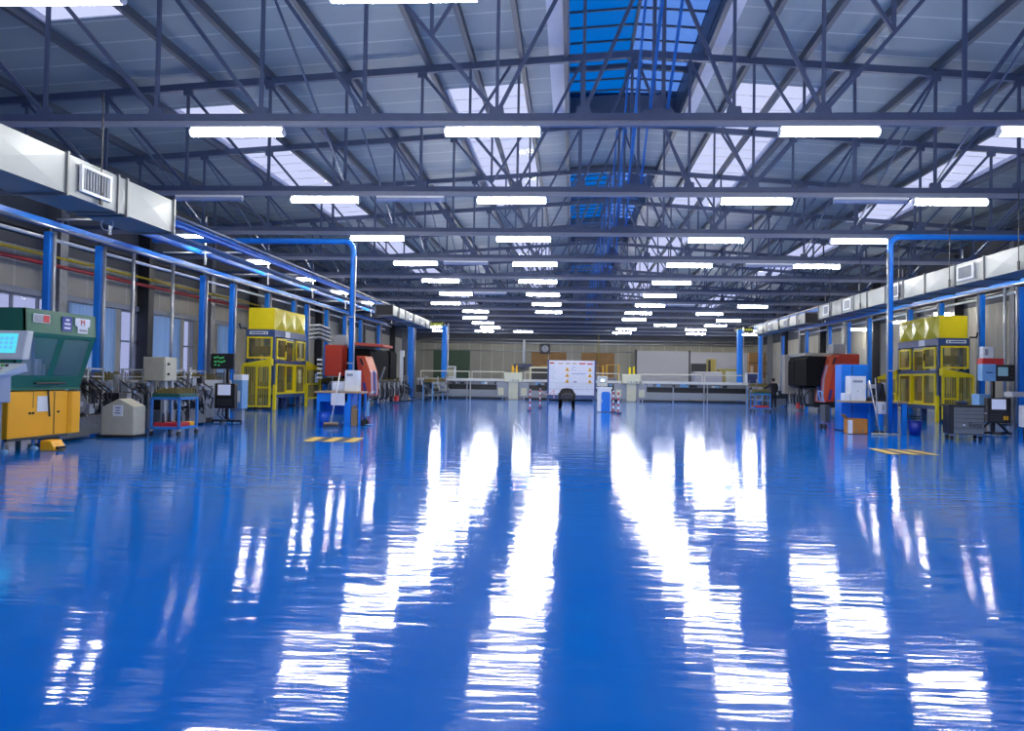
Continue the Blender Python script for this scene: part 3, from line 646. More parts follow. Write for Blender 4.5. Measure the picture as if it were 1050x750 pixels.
# ------------------------------------------------------------------ transfer machines (red front, black hoods), mirrored pair
def hood_machine(sd, u0, y0):
    who = SIDE[sd]; L = sd < 0
    t = sthing(sd, 'forming_machine', 'red fronted forming machine with black hoods on the %s line' % who, 'machine', (u0, y0, 0))
    ra, rb = (u0+1.55, u0+2.4) if L else (u0+.72, u0+1.85)
    MB(sd).prism([(ra, 1.5), (rb, 1.5), (rb, 3.02), (ra+(.0 if L else .12), 3.02)], 'y', y0+.7, y0+1.5).build('end_panel', RED, t, bevel=.02)
    top = 2.5 if L else 2.95
    sh = MB(sd).prism([(u0, .55), (u0+.12, .55), (u0+.75, top), (u0+.35, top), (u0+.05, 1.7)], 'y', y0+.5, y0+1.75).build('front_shield', ORANGE, t, bevel=.02)
    for k, (a, c, m) in enumerate(((.55, .75, mat('stripe_pale', (.45, .42, .55), .5)), (.95, 1.3, mat('stripe_blue', (.02, .03, .22), .5)), (1.35, 1.5, MATS['stripe_pale']))):
        MB(sd).prism([(u0-.02, .62), (u0+.03, .62), (u0+.26, top-.5), (u0+.2, top-.5), (u0+.03, 1.7)], 'y', y0+a, y0+c).build('shield_stripe', m, sh)
    fs = MB(sd).prism([(u0+.12, .6), (u0+.5, .6), (u0+.75, top-.05), (u0+.6, top-.05)], 'y', y0+.47, y0+.5).build('shield_flank', RED, sh)
    MB(sd).prism([(u0+.38, top-.45), (u0+.48, top-.45), (u0+.6, top-.12), (u0+.5, top-.12)], 'y', y0+.45, y0+.47).build('shield_window', BLACK, sh)
    MB(sd).prism([(u0+.2, .7), (u0+.32, .7), (u0+.42, 1.2), (u0+.3, 1.2)], 'y', y0+.44, y0+.47).build('shield_stripe', MATS['stripe_blue'], sh)
    if L: MB(sd).prism([(u0-.3, 2.98), (u0+1.3, 3.06), (u0+1.3, 3.22), (u0-.3, 3.12)], 'y', y0+1.4, y0+3.2).build('lid', mat('lid_red', (.5, .09, .06), .5), t, bevel=.02); MB(sd).box(u0+.5, u0+1.3, y0+1.6, y0+3.0, 2.9, 3.0).build('lid_arm', DARK, t)
    hb = mat('hood_black', (.009, .009, .010), .85, spec=.15)
    h0, h1 = (u0+.5, u0+1.95) if L else (u0-.7, u0+1.2)
    for i, (a, c, h, q) in enumerate(((1.9, 5.4, 2.95, 0), (6.2, 7.6, 3.0, .1)) if L else ((1.0, 2.9, 2.9, 0), (3.1, 4.1, 2.85, .05))):
        MB(sd).prism([(h0+q, 1.38), (h1, 1.38), (h1, h), (h0+q+.12, h), (h0+q, h-.15)], 'y', y0+a, y0+c).build('black_hood', hb, t, bevel=.03)
    if not L:
        cr_ = mat('housing_cream', (.36, .34, .29), .6)
        MB(sd).box(h0+.1, h1+.9, y0+1.5, y0+4.4, 2.92, 3.1).build('cream_housing', cr_, t, bevel=.03); MB(sd).box(h0-.1, h0+1.9, y0+4.2, y0+4.8, .9, 3.1).build('cream_end', cr_, t, bevel=.03)
    b0 = u0 if L else u0-.5
    ln = 1. if L else .55
    MB(sd).box(b0+.5, b0+2.0, y0+1.8, y0+1.8+6.0*ln, .25, 1.3).build('machine_bed', DARK, t, bevel=.02)
    for i in range(6):
        y = y0 + 2.0 + i*1.0*ln
        MB(sd).box(b0+.38, b0+.5, y, y+.4*ln+.1, .4, 1.15).build('front_cover', [CHARCOAL, GREY, MIDGREY][i % 3], t, bevel=.01)
        MB(sd).cyl((b0+.3, y+.8, .1), (b0+.3, y+.8, 1.2), .04, 8).build('guide_pillar', MIDGREY if i % 2 else GALV, t)
        MB(sd).tube([(b0+.45, y+.5, 1.1), (b0+.2, y+.55, .8), (b0+.25, y+.6, .4), (b0+.45, y+.65, .3)], .03, 6).build('hose', BLACK, t, smooth=True)
    MB(sd).box(b0+.2, b0+.5, y0+6.3*ln, y0+6.3*ln+.4, .1, .42).build('red_pump', REDW, t, bevel=.02)
    MB(sd).box(ra+.0, ra+.6, y0+1.2, y0+1.9, 3.04, 3.55).build('top_cabinet', GREY, t, bevel=.02)
    for i in range(5): MB(sd).cyl((rb+.3, y0+.5, 1.4+i*.22), (rb+.05, y0+.5, 1.4+i*.22), .05, 8).build('nozzle', WHITE, t)
    MB(sd).bar((b0+.1, y0+2.3, 1.3), (b0-.1, y0+2.5, 2.0), .16, .03).build('tilted_screen', GREY, t)
hood_machine(-1, 11.1, 32.3)
hood_machine(1, 11.35, 34.6)
# twisted white suction hoses on wall behind left press
for i in range(4):
    pts = [(16.6, 36.0 + i*.0, 4.3 - i*.22), (15.9, 36.4, 4.15 - i*.22), (15.3, 37.0, 4.28 - i*.22), (15.0, 37.8, 4.1 - i*.22)]
    tag(MB(-1).tube(pts, .09, 8).build('suction_hose', GALV, smooth=True), 'silver curved suction hose behind the left press, %s from the top' % ORD[i], 'hose', 'suction hoses')

# ------------------------------------------------------------------ conveyors along the sides
def conveyor(sd, y0, y1, u0, u1, zt_, lab, busy=1, seed=0):
    rnd = random.Random(seed)
    t = sthing(sd, 'conveyor', lab, 'conveyor', (u0, y0, 0), 'side conveyor lines')
    m = MB(sd)
    for u in (u0, u1): m.box(u-.03, u+.03, y0, y1, zt_-.16, zt_+.03)
    m.build('side_rail', GALV, t)
    MB(sd).box(u0+.03, u1-.03, y0, y1, zt_-.05, zt_).build('belt', mat('belt_olive', (.06, .065, .04), .7), t)
    n = max(2, int((y1-y0)/1.4)+1)
    for i in range(n):
        y = y0 + .1 + (y1-y0-.2)*i/(n-1)
        for u in (u0, u1): MB(sd).box(u-.035, u+.035, y-.035, y+.035, 0, zt_-.16).build('leg', GREY if i % 2 else LBLUE, t)
    MB(sd).box(u0, u1, y0+.1, y1-.1, .32, .38).build('brace_frame', GREY, t)
    for i in range(int((y1-y0)*busy)):
        y = y0 + .2 + rnd.random()*(y1-y0-.6); z = .5 + rnd.random()*.45
        mt = rnd.choice([MIDGREY, DARK, GREY, CHARCOAL, BEIGE])
        q = rnd.random()
        if q < .4: MB(sd).box(u0-.12, u0+.2+rnd.random()*.2, y, y+.2+rnd.random()*.3, z-.2, z+.2+rnd.random()*.15).build('drive_box', mt, t, bevel=.01)
        elif q < .7: MB(sd).cyl((u0-.2, y, z), (u0+.25, y, z), .1+rnd.random()*.07, 12).build('motor', mt, t)
        else: MB(sd).tube([(u0-.05, y, z+.3), (u0-.22, y+.1, z), (u0-.18, y+.3, z-.25), (u0, y+.45, z-.1), (u0+.05, y+.5, z+.2)], .016, 6).build('hose', BLACK, t, smooth=True)
    for i in range(max(1, int((y1-y0)*busy*.5))):
        y = y0 + .2 + rnd.random()*(y1-y0-.4)
        MB(sd).bar((u0-.06, y, zt_-.3), (u0-.06, y, zt_+.35+rnd.random()*.3), .05).box(u0-.1, u0+.25, y-.04, y+.06, zt_+.2, zt_+.27).build('sensor_arm', SILVER if i % 2 else MIDGREY, t)
    # rows of small upright workpieces nobody could count
    w = MB(sd); y = y0 + .05
    while y < y1 - .03:
        for u in (u0+.1, (u0+u1)/2, u1-.1): w.cyl((u, y, zt_), (u, y, zt_+.16+.1*rnd.random()), .014, 5)
        y += .075
    w = w.build('workpieces', BRASS, t); w['kind'] = 'stuff'
for i, (a, c, lab) in enumerate([(13.9, 16.6, 'conveyor of small upright parts behind the beige chip box'), (16.7, 19.7, 'conveyor of small upright parts behind the blue parts trolley'), (19.8, 23.0, 'conveyor of small upright parts behind the twin monitor stand')]):
    conveyor(-1, a, c, 13.1, 13.7, 1.28, lab, 2.2, i+1)
for i, (a, c, lab) in enumerate([(18.6, 22.6, 'conveyor of small parts behind the right console')]):
    conveyor(1, a, c, 13.2, 13.8, 1.25, lab, 2.2, i+11)
for i, (sd, a, c, u, lab) in enumerate([(-1, 35.2, 41.5, 14.0, 'far conveyor behind the left red machine'), (-1, 41.8, 47.5, 13.0, 'far conveyor by the grey stand on the left'), (-1, 43.0, 48.5, 10.2, 'low far conveyor at the corner of the left line'), (1, 44.5, 48.3, 10.9, 'far conveyor beside the person in black')]):
    conveyor(sd, a, c, u, u+.6, 1.2, lab, 1.8, i+21)
# drive units between the green machine and the chip box: dense dark mechanism
def feeder(sd, u, y, lab, seed):
    rnd = random.Random(seed)
    t = sthing(sd, 'feeder_unit', lab, 'machine', (u, y, 0), 'feeder units')
    MB(sd).box(u, u+.7, y, y+.9, .05, .5).build('base_cabinet', MIDGREY, t, bevel=.02)
    MB(sd).box(u+.05, u+.65, y+.1, y+.8, .5, 1.0).build('gear_housing', DARK, t, bevel=.03)
    MB(sd).cyl((u-.1, y+.45, .8), (u+.3, y+.45, .8), .2, 16).build('wheel', MIDGREY, t)
    MB(sd).cyl((u-.13, y+.45, .8), (u-.1, y+.45, .8), .06, 12).build('hub', SILVER, t)
    MB(sd).cyl((u+.3, y+.2, 1.0), (u+.3, y+.2, 1.45), .07, 10).build('cylinder', SILVER, t)
    MB(sd).box(u+.1, u+.5, y+.5, y+.75, 1.0, 1.25).build('valve_block', CHARCOAL, t, bevel=.01)
    MB(sd).bar((u+.05, y+.05, .5), (u+.05, y+.05, 1.6), .04).bar((u+.05, y+.85, .5), (u+.05, y+.85, 1.6), .04).bar((u+.05, y, 1.58), (u+.05, y+.9, 1.58), .04).bar((u+.05, y, 1.4), (u+.05, y+.9, 1.4), .03).build('guard_frame', GALV, t)
    for i in range(7):
        a = rnd.random()*.75; z = .55 + rnd.random()*.7; q = rnd.random()*.18
        if i % 3: MB(sd).box(u-.16+q, u+.05+q, y+a, y+a+.1+rnd.random()*.12, z, z+.08+rnd.random()*.16).build('actuator', [MIDGREY, SILVER, CHARCOAL, LBLUE, GREY, DARK, GALV][i], t, bevel=.006)
        else: MB(sd).cyl((u-.2+q, y+a, z), (u+.1+q, y+a+.1, z+.05), .045+.02*rnd.random(), 10).build('actuator', [SILVER, MIDGREY, GALV][i//3], t)
    for i in range(8):
        a = rnd.random()*.8; z = .4 + rnd.random()*.7
        MB(sd).tube([(u+.1, y+a, z+.35), (u-.15-rnd.random()*.12, y+a+.05, z+.1), (u-.1, y+a+.2, z-.2), (u+.05, y+a+.3, z-.1)], .012+rnd.random()*.012, 6).build('hose', BLACK, t, smooth=True)
    return t
feeder(-1, 12.2, 14.0, 'dark tangle of drives and hoses beside the green machine', 1)
feeder(-1, 12.55, 15.0, 'dark drive unit with wheel just behind the beige chip box', 2)
feeder(-1, 12.4, 16.3, 'dark drive unit with wheel under the beige electrical cabinet', 12)
feeder(-1, 12.3, 19.1, 'dark drive unit with hoses left of the grey gauge cabinet', 13)
feeder(-1, 12.3, 18.0, 'dark drive unit with hoses behind the blue parts trolley', 3)
feeder(-1, 11.6, 41.6, 'far dark drive unit past the black hoods on the left', 7)
feeder(1, 11.6, 44.2, 'far dark drive unit past the black hoods on the right', 8)
feeder(-1, 11.2, 45.6, 'far dark drive unit at the corner of the left line', 9)

# ------------------------------------------------------------------ green machining centre, left
def at(o): return o
t = thing('machining_centre', 'green and amber machining centre with two slanted windows at the left frame edge', 'machine', (-10.9, 12.7, 0))
XF = -9.93   # front of the hood
hood = MB().prism([(XF, 2.22), (XF-.03, 2.66), (-12.1, 2.66), (-12.1, 1.14), (XF-.4, 1.14)], 'y', 11.98, 13.82)
# leave the two window openings: build the hood as side walls + front strips
hood = MB()
for y in (11.98, 13.79): hood.prism([(XF, 2.22), (XF-.02, 2.66), (-12.1, 2.66), (-12.1, 1.14), (XF-.34, 1.14)], 'y', y, y+.03)
hood.box(-12.1, XF-.02, 12.0, 13.8, 2.63, 2.66); hood.box(-12.1, XF-.3, 12.0, 13.8, 1.14, 1.18); hood.box(-12.1, -12.07, 12.0, 13.8, 1.14, 2.66)
def fx(z): return XF if z >= 2.22 else XF - .34 * (2.22 - z) / 1.08
def slab(y0, y1, z0, z1, th=.04):
    return [(fx(z0), y0, z0), (fx(z0), y1, z0), (fx(z1), y1, z1), (fx(z1), y0, z1), (fx(z0)-th, y0, z0), (fx(z0)-th, y1, z0), (fx(z1)-th, y1, z1), (fx(z1)-th, y0, z1)]
BX = [(0,1,2,3), (7,6,5,4), (0,4,5,1), (1,5,6,2), (2,6,7,3), (3,7,4,0)]
hood.add([(XF, 11.98, 2.22), (XF, 13.82, 2.22), (XF-.02, 13.82, 2.66), (XF-.02, 11.98, 2.66), (XF-.05, 11.98, 2.22), (XF-.05, 13.82, 2.22), (XF-.07, 13.82, 2.66), (XF-.07, 11.98, 2.66)], BX)
hood.add(slab(11.98, 13.82, 2.14, 2.22), BX); hood.add(slab(11.98, 13.82, 1.14, 1.42), BX)
for a, c in ((11.98, 12.12), (12.82, 12.98), (13.68, 13.82)): hood.add(slab(a, c, 1.42, 2.14), BX)
hd = hood.build('hood', GREEN, t)
for a, c in ((12.12, 12.82), (12.98, 13.68)):
    MB().add(slab(a-.01, c+.01, 1.41, 2.15, .008), BX).build('window', SMOKE, hd)
MB().tube([(fx(1.26)+.05, 12.55, 1.27), (fx(1.26)+.06, 13.3, 1.27)], .022, 8).cyl((fx(1.26), 12.58, 1.27), (fx(1.26)+.06, 12.58, 1.27), .02).cyl((fx(1.26), 13.27, 1.27), (fx(1.26)+.06, 13.27, 1.27), .02).build('door_handle', BLACK, hd)
MB().box(XF, XF+.006, 12.15, 12.38, 2.42, 2.56).build('grey_plate', GREY, hd); MB().box(XF, XF+.008, 12.38, 12.53, 2.42, 2.56).build('red_plate', REDW, hd)
MB().frame_y(12.14, 12.54, 2.41, 2.57, XF+.003, .012, .012).build('plate_border', PAPER, hd)
sg = MB().box(XF, XF+.008, 12.86, 13.12, 2.30, 2.58).build('blue_notice', mat('notice_blue', (.02, .05, .3), .5), hd)
for i, (w_, z) in enumerate(((.1, 2.52), (.16, 2.44), (.16, 2.36))): MB().box(XF+.008, XF+.011, 12.99-w_/2, 12.99+w_/2, z-.02, z+.02).build('notice_text', PAPER, sg)
pl = MB().prism([(13.2, 2.58), (13.62, 2.58), (13.62, 2.44), (13.56, 2.40), (13.56, 2.28), (13.28, 2.28), (13.28, 2.40), (13.2, 2.44)], 'x', XF, XF+.008).build('white_plate', PAPER, hd)
text('plate_letter', 'M', .17, REDW, hd, (XF+.012, 13.41, 2.49), (PI/2, 0, PI/2))
MB().box(XF+.008, XF+.011, 13.32, 13.53, 2.31, 2.36).build('plate_text', GREY, pl)
# inside: chuck and headstock seen through the windows
MB().box(-12.05, -11.95, 12.05, 13.75, 1.2, 2.6).build('inner_wall', mat('inner_pale', (.5, .53, .56), .5), t); MB().box(-10.9, -10.7, 12.3, 13.5, 2.56, 2.6).build('added_glow_strip', mat('added_glow', (.8, .8, .8), .5, emit=(1, 1, 1), es=14.), t)  # pale panel and glowing strip added to brighten the inside of the hood
MB().cyl((-10.8, 13.3, 1.2), (-10.8, 13.3, 1.75), .12, 12).box(-11.0, -10.6, 12.3, 12.6, 1.2, 1.5).build('tooling', SILVER, t); MB().tube([(-10.7, 12.5, 2.5), (-10.6, 12.55, 2.0), (-10.8, 12.6, 1.7)], .03, 8).build('coolant_hose', DARK, t)
MB().box(-10.95, -10.7, 12.5, 12.72, 1.42, 1.7).box(-10.95, -10.75, 13.25, 13.5, 1.42, 1.66).build('fixture', WHITE, t, bevel=.01); MB().box(-11.0, -10.75, 12.15, 12.3, 1.3, 2.3).box(-11.0, -10.7, 13.05, 13.15, 1.3, 2.2).build('guide_column', mat('column_pale', (.5, .53, .58), .4), t)
MB().box(-11.9, -10.9, 12.2, 12.7, 1.2, 1.9).cyl((-11.4, 12.7, 1.6), (-11.4, 12.95, 1.6), .18, 16).box(-11.9, -11.1, 13.1, 13.5, 1.2, 1.75).build('headstock', GREY, t, bevel=.02)
# lower cabinet
lc = MB().box(-12.0, -10.26, 12.02, 13.5, .24, 1.12).build('lower_cabinet', AMBER, t, bevel=.015)
MB().prism([(-10.32, 13.5), (-10.26, 13.5), (-10.2, 13.55), (-10.2, 13.78), (-10.26, 13.83), (-12.0, 13.83), (-12.0, 13.5)], 'z', .24, 1.1).build('end_cover', AMBER, t, bevel=.02)
MB().box(-10.262, -10.255, 13.13, 13.15, .26, 1.1).box(-10.262, -10.255, 12.6, 12.61, .8, 1.1).build('door_gap', BLACK, lc)
MB().box(-10.26, -10.25, 12.7, 12.98, .72, 1.02).build('paper_sheet', PAPER, lc)
MB().tube([(-10.22, 12.92, 1.14), (-10.2, 12.93, .8), (-10.2, 12.95, .62)], .018, 6).build('hanging_cable', BLACK, lc)
for y in (12.52, 12.6, 13.24): MB().cyl((-10.26, y, .7), (-10.235, y, .7), .022, 8).build('latch', BLACK, lc)
for (x, y) in ((-10.4, 12.1), (-10.4, 12.8), (-10.35, 13.45), (-11.8, 12.1), (-11.8, 13.45)):
    f = MB().cyl((x, y, 0), (x, y, .05), .1, 14, .06).cyl((x, y, .05), (x, y, .26), .025, 8).build('levelling_foot', LBLUE, t)
MB().box(-10.3, -10.24, 12.0, 13.5, .2, .25).build('sill', CHARCOAL, t)
MB().box(-12.0, -11.9, 11.3, 11.95, .2, 2.6).build('rear_column', DARK, t)
# control console standing in front at the frame edge
t = thing('control_console', 'pale grey operator console with cyan screen at the left frame edge', 'console', (-9.9, 11.2, 0))
PALE = mat('console_pale', (.5, .54, .57), .4)
MB().box(-10.05, -9.72, 11.2, 11.45, .95, 1.5).build('pedestal_neck', mat('neck_blue_grey', (.3, .37, .5), .45), t, bevel=.02)
MB().box(-10.7, -9.84, 10.9, 11.42, .1, 1.2).build('pedestal', mat('console_grey', (.22, .26, .32), .45), t, bevel=.02)
MB().tube([(-9.95, 11.25, 1.0), (-9.93, 11.15, .7), (-10.0, 11.25, .35)], .02, 8).build('cable', GALV, t, smooth=True)
def tilt(x0, x1, z0, z1, y, sl, dep): return [(x0, y+(z0-1.69)*sl, z0), (x1, y+(z0-1.69)*sl, z0), (x1, y+(z1-1.69)*sl, z1), (x0, y+(z1-1.69)*sl, z1), (x0, y+(z0-1.69)*sl+dep, z0), (x1, y+(z0-1.69)*sl+dep, z0), (x1, y+(z1-1.69)*sl+dep, z1), (x0, y+(z1-1.69)*sl+dep, z1)]
sc = MB().add(tilt(-9.98, -9.14, 1.69, 2.18, 10.98, .18, .14), BX).build('screen_housing', PALE, t, bevel=.02)
MB().add(tilt(-9.9, -9.29, 1.80, 2.13, 10.975, .18, .01), BX).build('screen', SCREEN, sc)
wn = MB()
for i in range(6):
    for j in range(3): wn.add(tilt(-9.86+i*.09, -9.80+i*.09, 1.87+j*.075, 1.92+j*.075, 10.972, .18, .004), BX)
wn.build('screen_icons', mat('icon_blue', (.1, .3, .5), .4, emit=(.1, .38, .62), es=1.0), sc)
MB().add(tilt(-9.9, -9.62, 1.80, 1.835, 10.971, .18, .004), BX).build('screen_bar', INK, sc)
kb = MB().add([(-9.98, 10.5, 1.42), (-9.14, 10.5, 1.42), (-9.1, 11.0, 1.63), (-9.98, 11.0, 1.63), (-9.98, 10.55, 1.34), (-9.2, 10.55, 1.34), (-9.14, 11.1, 1.5), (-9.98, 11.1, 1.5)], BX).build('keyboard', PALE, t)
for i in range(9):
    for j in range(3):
        x = -9.92 + i*.075; y = 10.64 + j*.12; z = 1.42 + (y-10.5)*.42
        MB().cyl((x, y, z), (x, y-.01, z+.025), .022, 8).build('push_button', [GREY, DARK, SIGNYEL, mat('green_button', (.1, .5, .05), .4), RED][(i*3+j) % 5], kb)
# foot pedal
t = thing('foot_pedal', 'small yellow foot pedal on the floor under the green machine', 'pedal', (-10.0, 12.75, 0))
MB().prism([(-9.98, 0), (-9.7, 0), (-9.7, .06), (-9.78, .2), (-9.98, .2)], 'y', 12.45, 12.75).build('cover', AMBER, t, bevel=.02)
MB().box(-9.74, -9.66, 12.5, 12.7, .03, .08).build('treadle', BLACK, t)

# beige chip box (house shaped)
t = thing('chip_box', 'beige steel box with pitched top standing beside the green machine', 'box', (-10.4, 15.6, 0))
bx = MB().prism([(-10.78, .06), (-10.02, .06), (-10.02, .72), (-10.38, .9), (-10.78, .7)], 'y', 15.25, 15.7).build('body', BEIGE, t, bevel=.015)
MB().box(-10.5, -10.27, 15.235, 15.25, .5, .75).build('note', PAPER, t)
for i, w_ in enumerate((.12, .09, .13)): MB().box(-10.385-w_/2, -10.385+w_/2, 15.23, 15.235, .68-.06*i, .70-.06*i).build('note_text', INK, t)
MB().box(-10.85, -10.0, 15.2, 15.75, 0, .05).build('plinth', DARK, t)

# beige electrical cabinet above the line
t = thing('electrical_cabinet', 'beige electrical cabinet standing on the left conveyor line', 'cabinet', (-10.8, 17.4, 1.28))
MB().box(-11.08, -10.52, 17.2, 17.75, 1.3, 1.92).build('body', BEIGE, t, bevel=.015)
MB().box(-10.52, -10.5, 17.22, 17.73, 1.32, 1.9).build('door', BEIGE, t)
for z in (1.48, 1.74): MB().cyl((-10.5, 17.35, z), (-10.47, 17.35, z), .035, 10).build('lock', BLACK, t)
MB().box(-11.0, -10.9, 17.3, 17.4, .05, 1.3).box(-10.65, -10.55, 17.3, 17.4, .05, 1.3).box(-10.65, -10.55, 17.6, 17.7, .05, 1.3).build('stand', GREY, t)

# blue trolley with parts
def trolley(x0, x1, y0, y1, lab, parts=True, rz=0):
    xm, ym = (x0+x1)/2, (y0+y1)/2
    t = thing('parts_trolley', lab, 'trolley', (xm, ym, 0), 'blue parts trolleys')
    for (x, y) in ((x0, y0), (x1, y0), (x0, y1), (x1, y1)):
        MB().box(x-.025, x+.025, y-.025, y+.025, .16, .92).build('leg', mat('trolley_blue', (.03, .2, .55), .4), t)
        w = MB().box(x-.03, x+.03, y-.03, y+.03, .12, .17).build('caster', GREY, t)
        MB().cyl((x-.02, y, .065), (x+.02, y, .065), .065, 14).build('wheel', RUBBER, w)
    m = MB()
    for z in (.2, .9):
        m.box(x0, x1, y0-.025, y0+.025, z-.03, z+.03); m.box(x0, x1, y1-.025, y1+.025, z-.03, z+.03); m.box(x0-.025, x0+.025, y0, y1, z-.03, z+.03); m.box(x1-.025, x1+.025, y0, y1, z-.03, z+.03)
    m.build('rails', MATS['trolley_blue'], t)
    MB().box(x0, x1, y0, y1, .92, 1.02).build('top_tray', TRAYGREEN, t, bevel=.01)
    MB().box(x0, x1, y0, y1, .18, .22).build('shelf', MATS['trolley_blue'], t)
    MB().box(x0+.03, x1-.03, y0+.03, y0+(y1-y0)*.68, .22, .32).build('red_bin', TRAYRED, t, bevel=.01)
    MB().box(x0+.03, x1-.03, y0+(y1-y0)*.7, y1-.03, .22, .32).build('amber_bin', AMBER, t, bevel=.01)
    if parts:
        w = MB()
        for i in range(9):
            for j in range(10):
                x = x0+.05+(x1-x0-.1)*i/8; y = y0+.05+(y1-y0-.1)*j/9; h = .08+random.random()*.07
                w.cyl((x, y, 1.02), (x, y, 1.02+h), .014, 6)
        w = w.build('tray_workpieces', BRASS, t); w['kind'] = 'stuff'
        for i in range(6):
            x = x0+.1+(x1-x0-.2)*random.random(); y = y0+.1+(y1-y0-.2)*random.random()
            MB().cyl((x, y, .3), (x, y, .5+.1*random.random()), .04, 8, .02).build('fitting', DARK, t)
trolley(-9.97, -9.3, 15.85, 16.62, 'blue trolley with green top tray and red bin beside the beige chip box')
trolley(9.35, 10.15, 35.3, 36.0, 'blue trolley with red bin beside the person in black')

# twin monitor stands (left) / console group (right)
t = thing('monitor_stand', 'twin black monitor stand left of the yellow press', 'console', (-10.6, 20.7, 0))
MB().bar((-10.65, 20.75, .1), (-10.65, 20.75, 1.75), .08).build('pole', BLACK, t)
MB().bar((-11.1, 20.75, .06), (-10.2, 20.75, .06), .06).bar((-10.65, 20.4, .06), (-10.65, 21.1, .06), .06).build('foot', BLACK, t)
for (x, y) in ((-11.1, 20.75), (-10.2, 20.75), (-10.65, 20.4), (-10.65, 21.1)): MB().cyl((x-.02, y, .04), (x+.02, y, .04), .04, 10).build('caster', RUBBER, t)
m1 = MB().box(-11.08, -10.35, 20.5, 20.62, 1.66, 2.14).build('upper_monitor', BLACK, t, bevel=.02)
dg = MB()
for i, (x, z, w_) in enumerate([(-10.97, 1.98, .06), (-10.88, 2.0, .05), (-10.8, 1.97, .08), (-10.7, 1.99, .04), (-10.96, 1.86, .07), (-10.86, 1.87, .05), (-10.78, 1.85, .09), (-10.67, 1.88, .05), (-10.95, 1.76, .05), (-10.84, 1.75, .05)]): dg.box(x, x+w_, 20.49, 20.5, z, z+.05)
dg.build('digits', SCREENG, m1)
m2 = MB().box(-10.9, -10.27, 20.45, 20.65, .45, 1.22).build('lower_console', BLACK, t, bevel=.02)
MB().box(-10.8, -10.4, 20.44, 20.45, .86, 1.18).build('pale_screen', SCREENW, m2)
kk = MB()
for i in range(8):
    for j in range(3): kk.box(-10.82+i*.06, -10.78+i*.06, 20.44, 20.45, .55+j*.07, .59+j*.07)
kk.build('keys', CHARCOAL, m2)
for i in range(3): MB().tube([(-10.85+i*.1, 20.7, .5), (-10.95+i*.15, 20.75, .25), (-10.8+i*.1, 20.8, .1)], .02, 6).build('cable', BLACK, t)
t = thing('switch_cabinet', 'slim light blue switch cabinet right of the twin monitor stand', 'cabinet', (-10.6, 21.5, 0))
MB().box(-10.74, -10.46, 21.3, 21.7, .4, 1.32).build('body', LBLUE, t, bevel=.01); MB().box(-10.74, -10.46, 21.28, 21.72, 1.32, 1.5).build('cap', WHITE, t)
MB().box(-10.68, -10.52, 21.29, 21.3, .62, .98).build('sheet', PAPER, t)
MB().box(-10.7, -10.5, 21.4, 21.6, 0, .4).build('stand', GREY, t)
t = thing('grey_cabinet', 'grey machine cabinet with pale gauge strip left of the twin monitor stand', 'cabinet', (-11.6, 20.5, 0))
MB().box(-11.66, -11.13, 20.3, 20.9, .15, 1.1).build('body', mat('cab_grey', (.33, .36, .4), .45), t, bevel=.015); MB().box(-11.45, -11.3, 20.28, 20.3, .5, 1.0).build('gauge_strip', PAPER, t); MB().box(-11.41, -11.34, 20.27, 20.28, .55, .95).build('gauge_slot', CHARCOAL, t)
MB().box(-11.62, -11.17, 20.32, 20.88, 0, .15).build('plinth', DARK, t); MB().cyl((-11.25, 20.3, .4), (-11.25, 20.26, .4), .06, 10).build('knob', BLACK, t)

# right side console group
t = thing('monitor_stand', 'black operator console with pale screen and light blue box right of the charcoal tool cart', 'console', (13.0, 21.7, 0))
MB().bar((13.05, 21.75, .1), (13.05, 21.75, 1.75), .08).build('pole', BLACK, t)
MB().bar((12.5, 21.75, .06), (13.6, 21.75, .06), .06).bar((13.05, 21.3, .06), (13.05, 22.2, .06), .06).bar((12.6, 21.75, .08), (13.05, 21.75, .5), .05).bar((13.5, 21.75, .08), (13.05, 21.75, .5), .05).build('foot', BLACK, t)
m1 = MB().box(12.97, 13.55, 21.5, 21.68, 1.66, 2.17).build('upper_monitor', BLACK, t, bevel=.02)
MB().box(13.04, 13.34, 21.49, 21.5, 1.82, 2.09).build('screen', mat('dim_screen', (.06, .1, .14), .3, emit=(.15, .3, .42), es=.5), m1)
for i in range(3): MB().cyl((13.45, 21.5, 1.78+i*.12), (13.45, 21.47, 1.78+i*.12), .025, 10).build('dial_knob', CHARCOAL, m1)
MB().box(12.55, 12.96, 21.45, 21.7, 1.66, 2.18).build('blue_box', LBLUE, t, bevel=.015)
MB().box(12.66, 12.86, 21.44, 21.45, 1.9, 1.94).build('box_mark', NAVY, t)
m2 = MB().box(12.68, 13.38, 21.4, 21.6, .38, 1.15).build('lower_console', BLACK, t, bevel=.02)
MB().box(12.8, 13.22, 21.39, 21.4, .8, 1.11).build('pale_screen', SCREENW, m2)
kk = MB()
for i in range(6):
    for j in range(3): kk.box(12.76+i*.06, 12.8+i*.06, 21.39, 21.4, .46+j*.08, .5+j*.08)
kk.build('keys', CHARCOAL, m2); MB().box(13.15, 13.2, 21.37, 21.4, .48, .6).box(13.23, 13.28, 21.37, 21.4, .48, .6).build('orange_switch', SIGNYEL, m2)
t = thing('switch_cabinet', 'slim light blue cabinet between the charcoal tool cart and black console', 'cabinet', (12.5, 22.2, 0))
MB().box(12.75, 13.08, 21.95, 22.35, .3, 1.25).build('body', LBLUE, t, bevel=.01); MB().box(12.8, 13.03, 21.94, 21.95, .5, .9).build('sheet', PAPER, t); MB().box(12.8, 13.03, 22.05, 22.25, 0, .3).build('stand', GREY, t)
t = thing('signal_box', 'red box with white panel above the right console', 'box', (13.6, 22.8, 2.2))
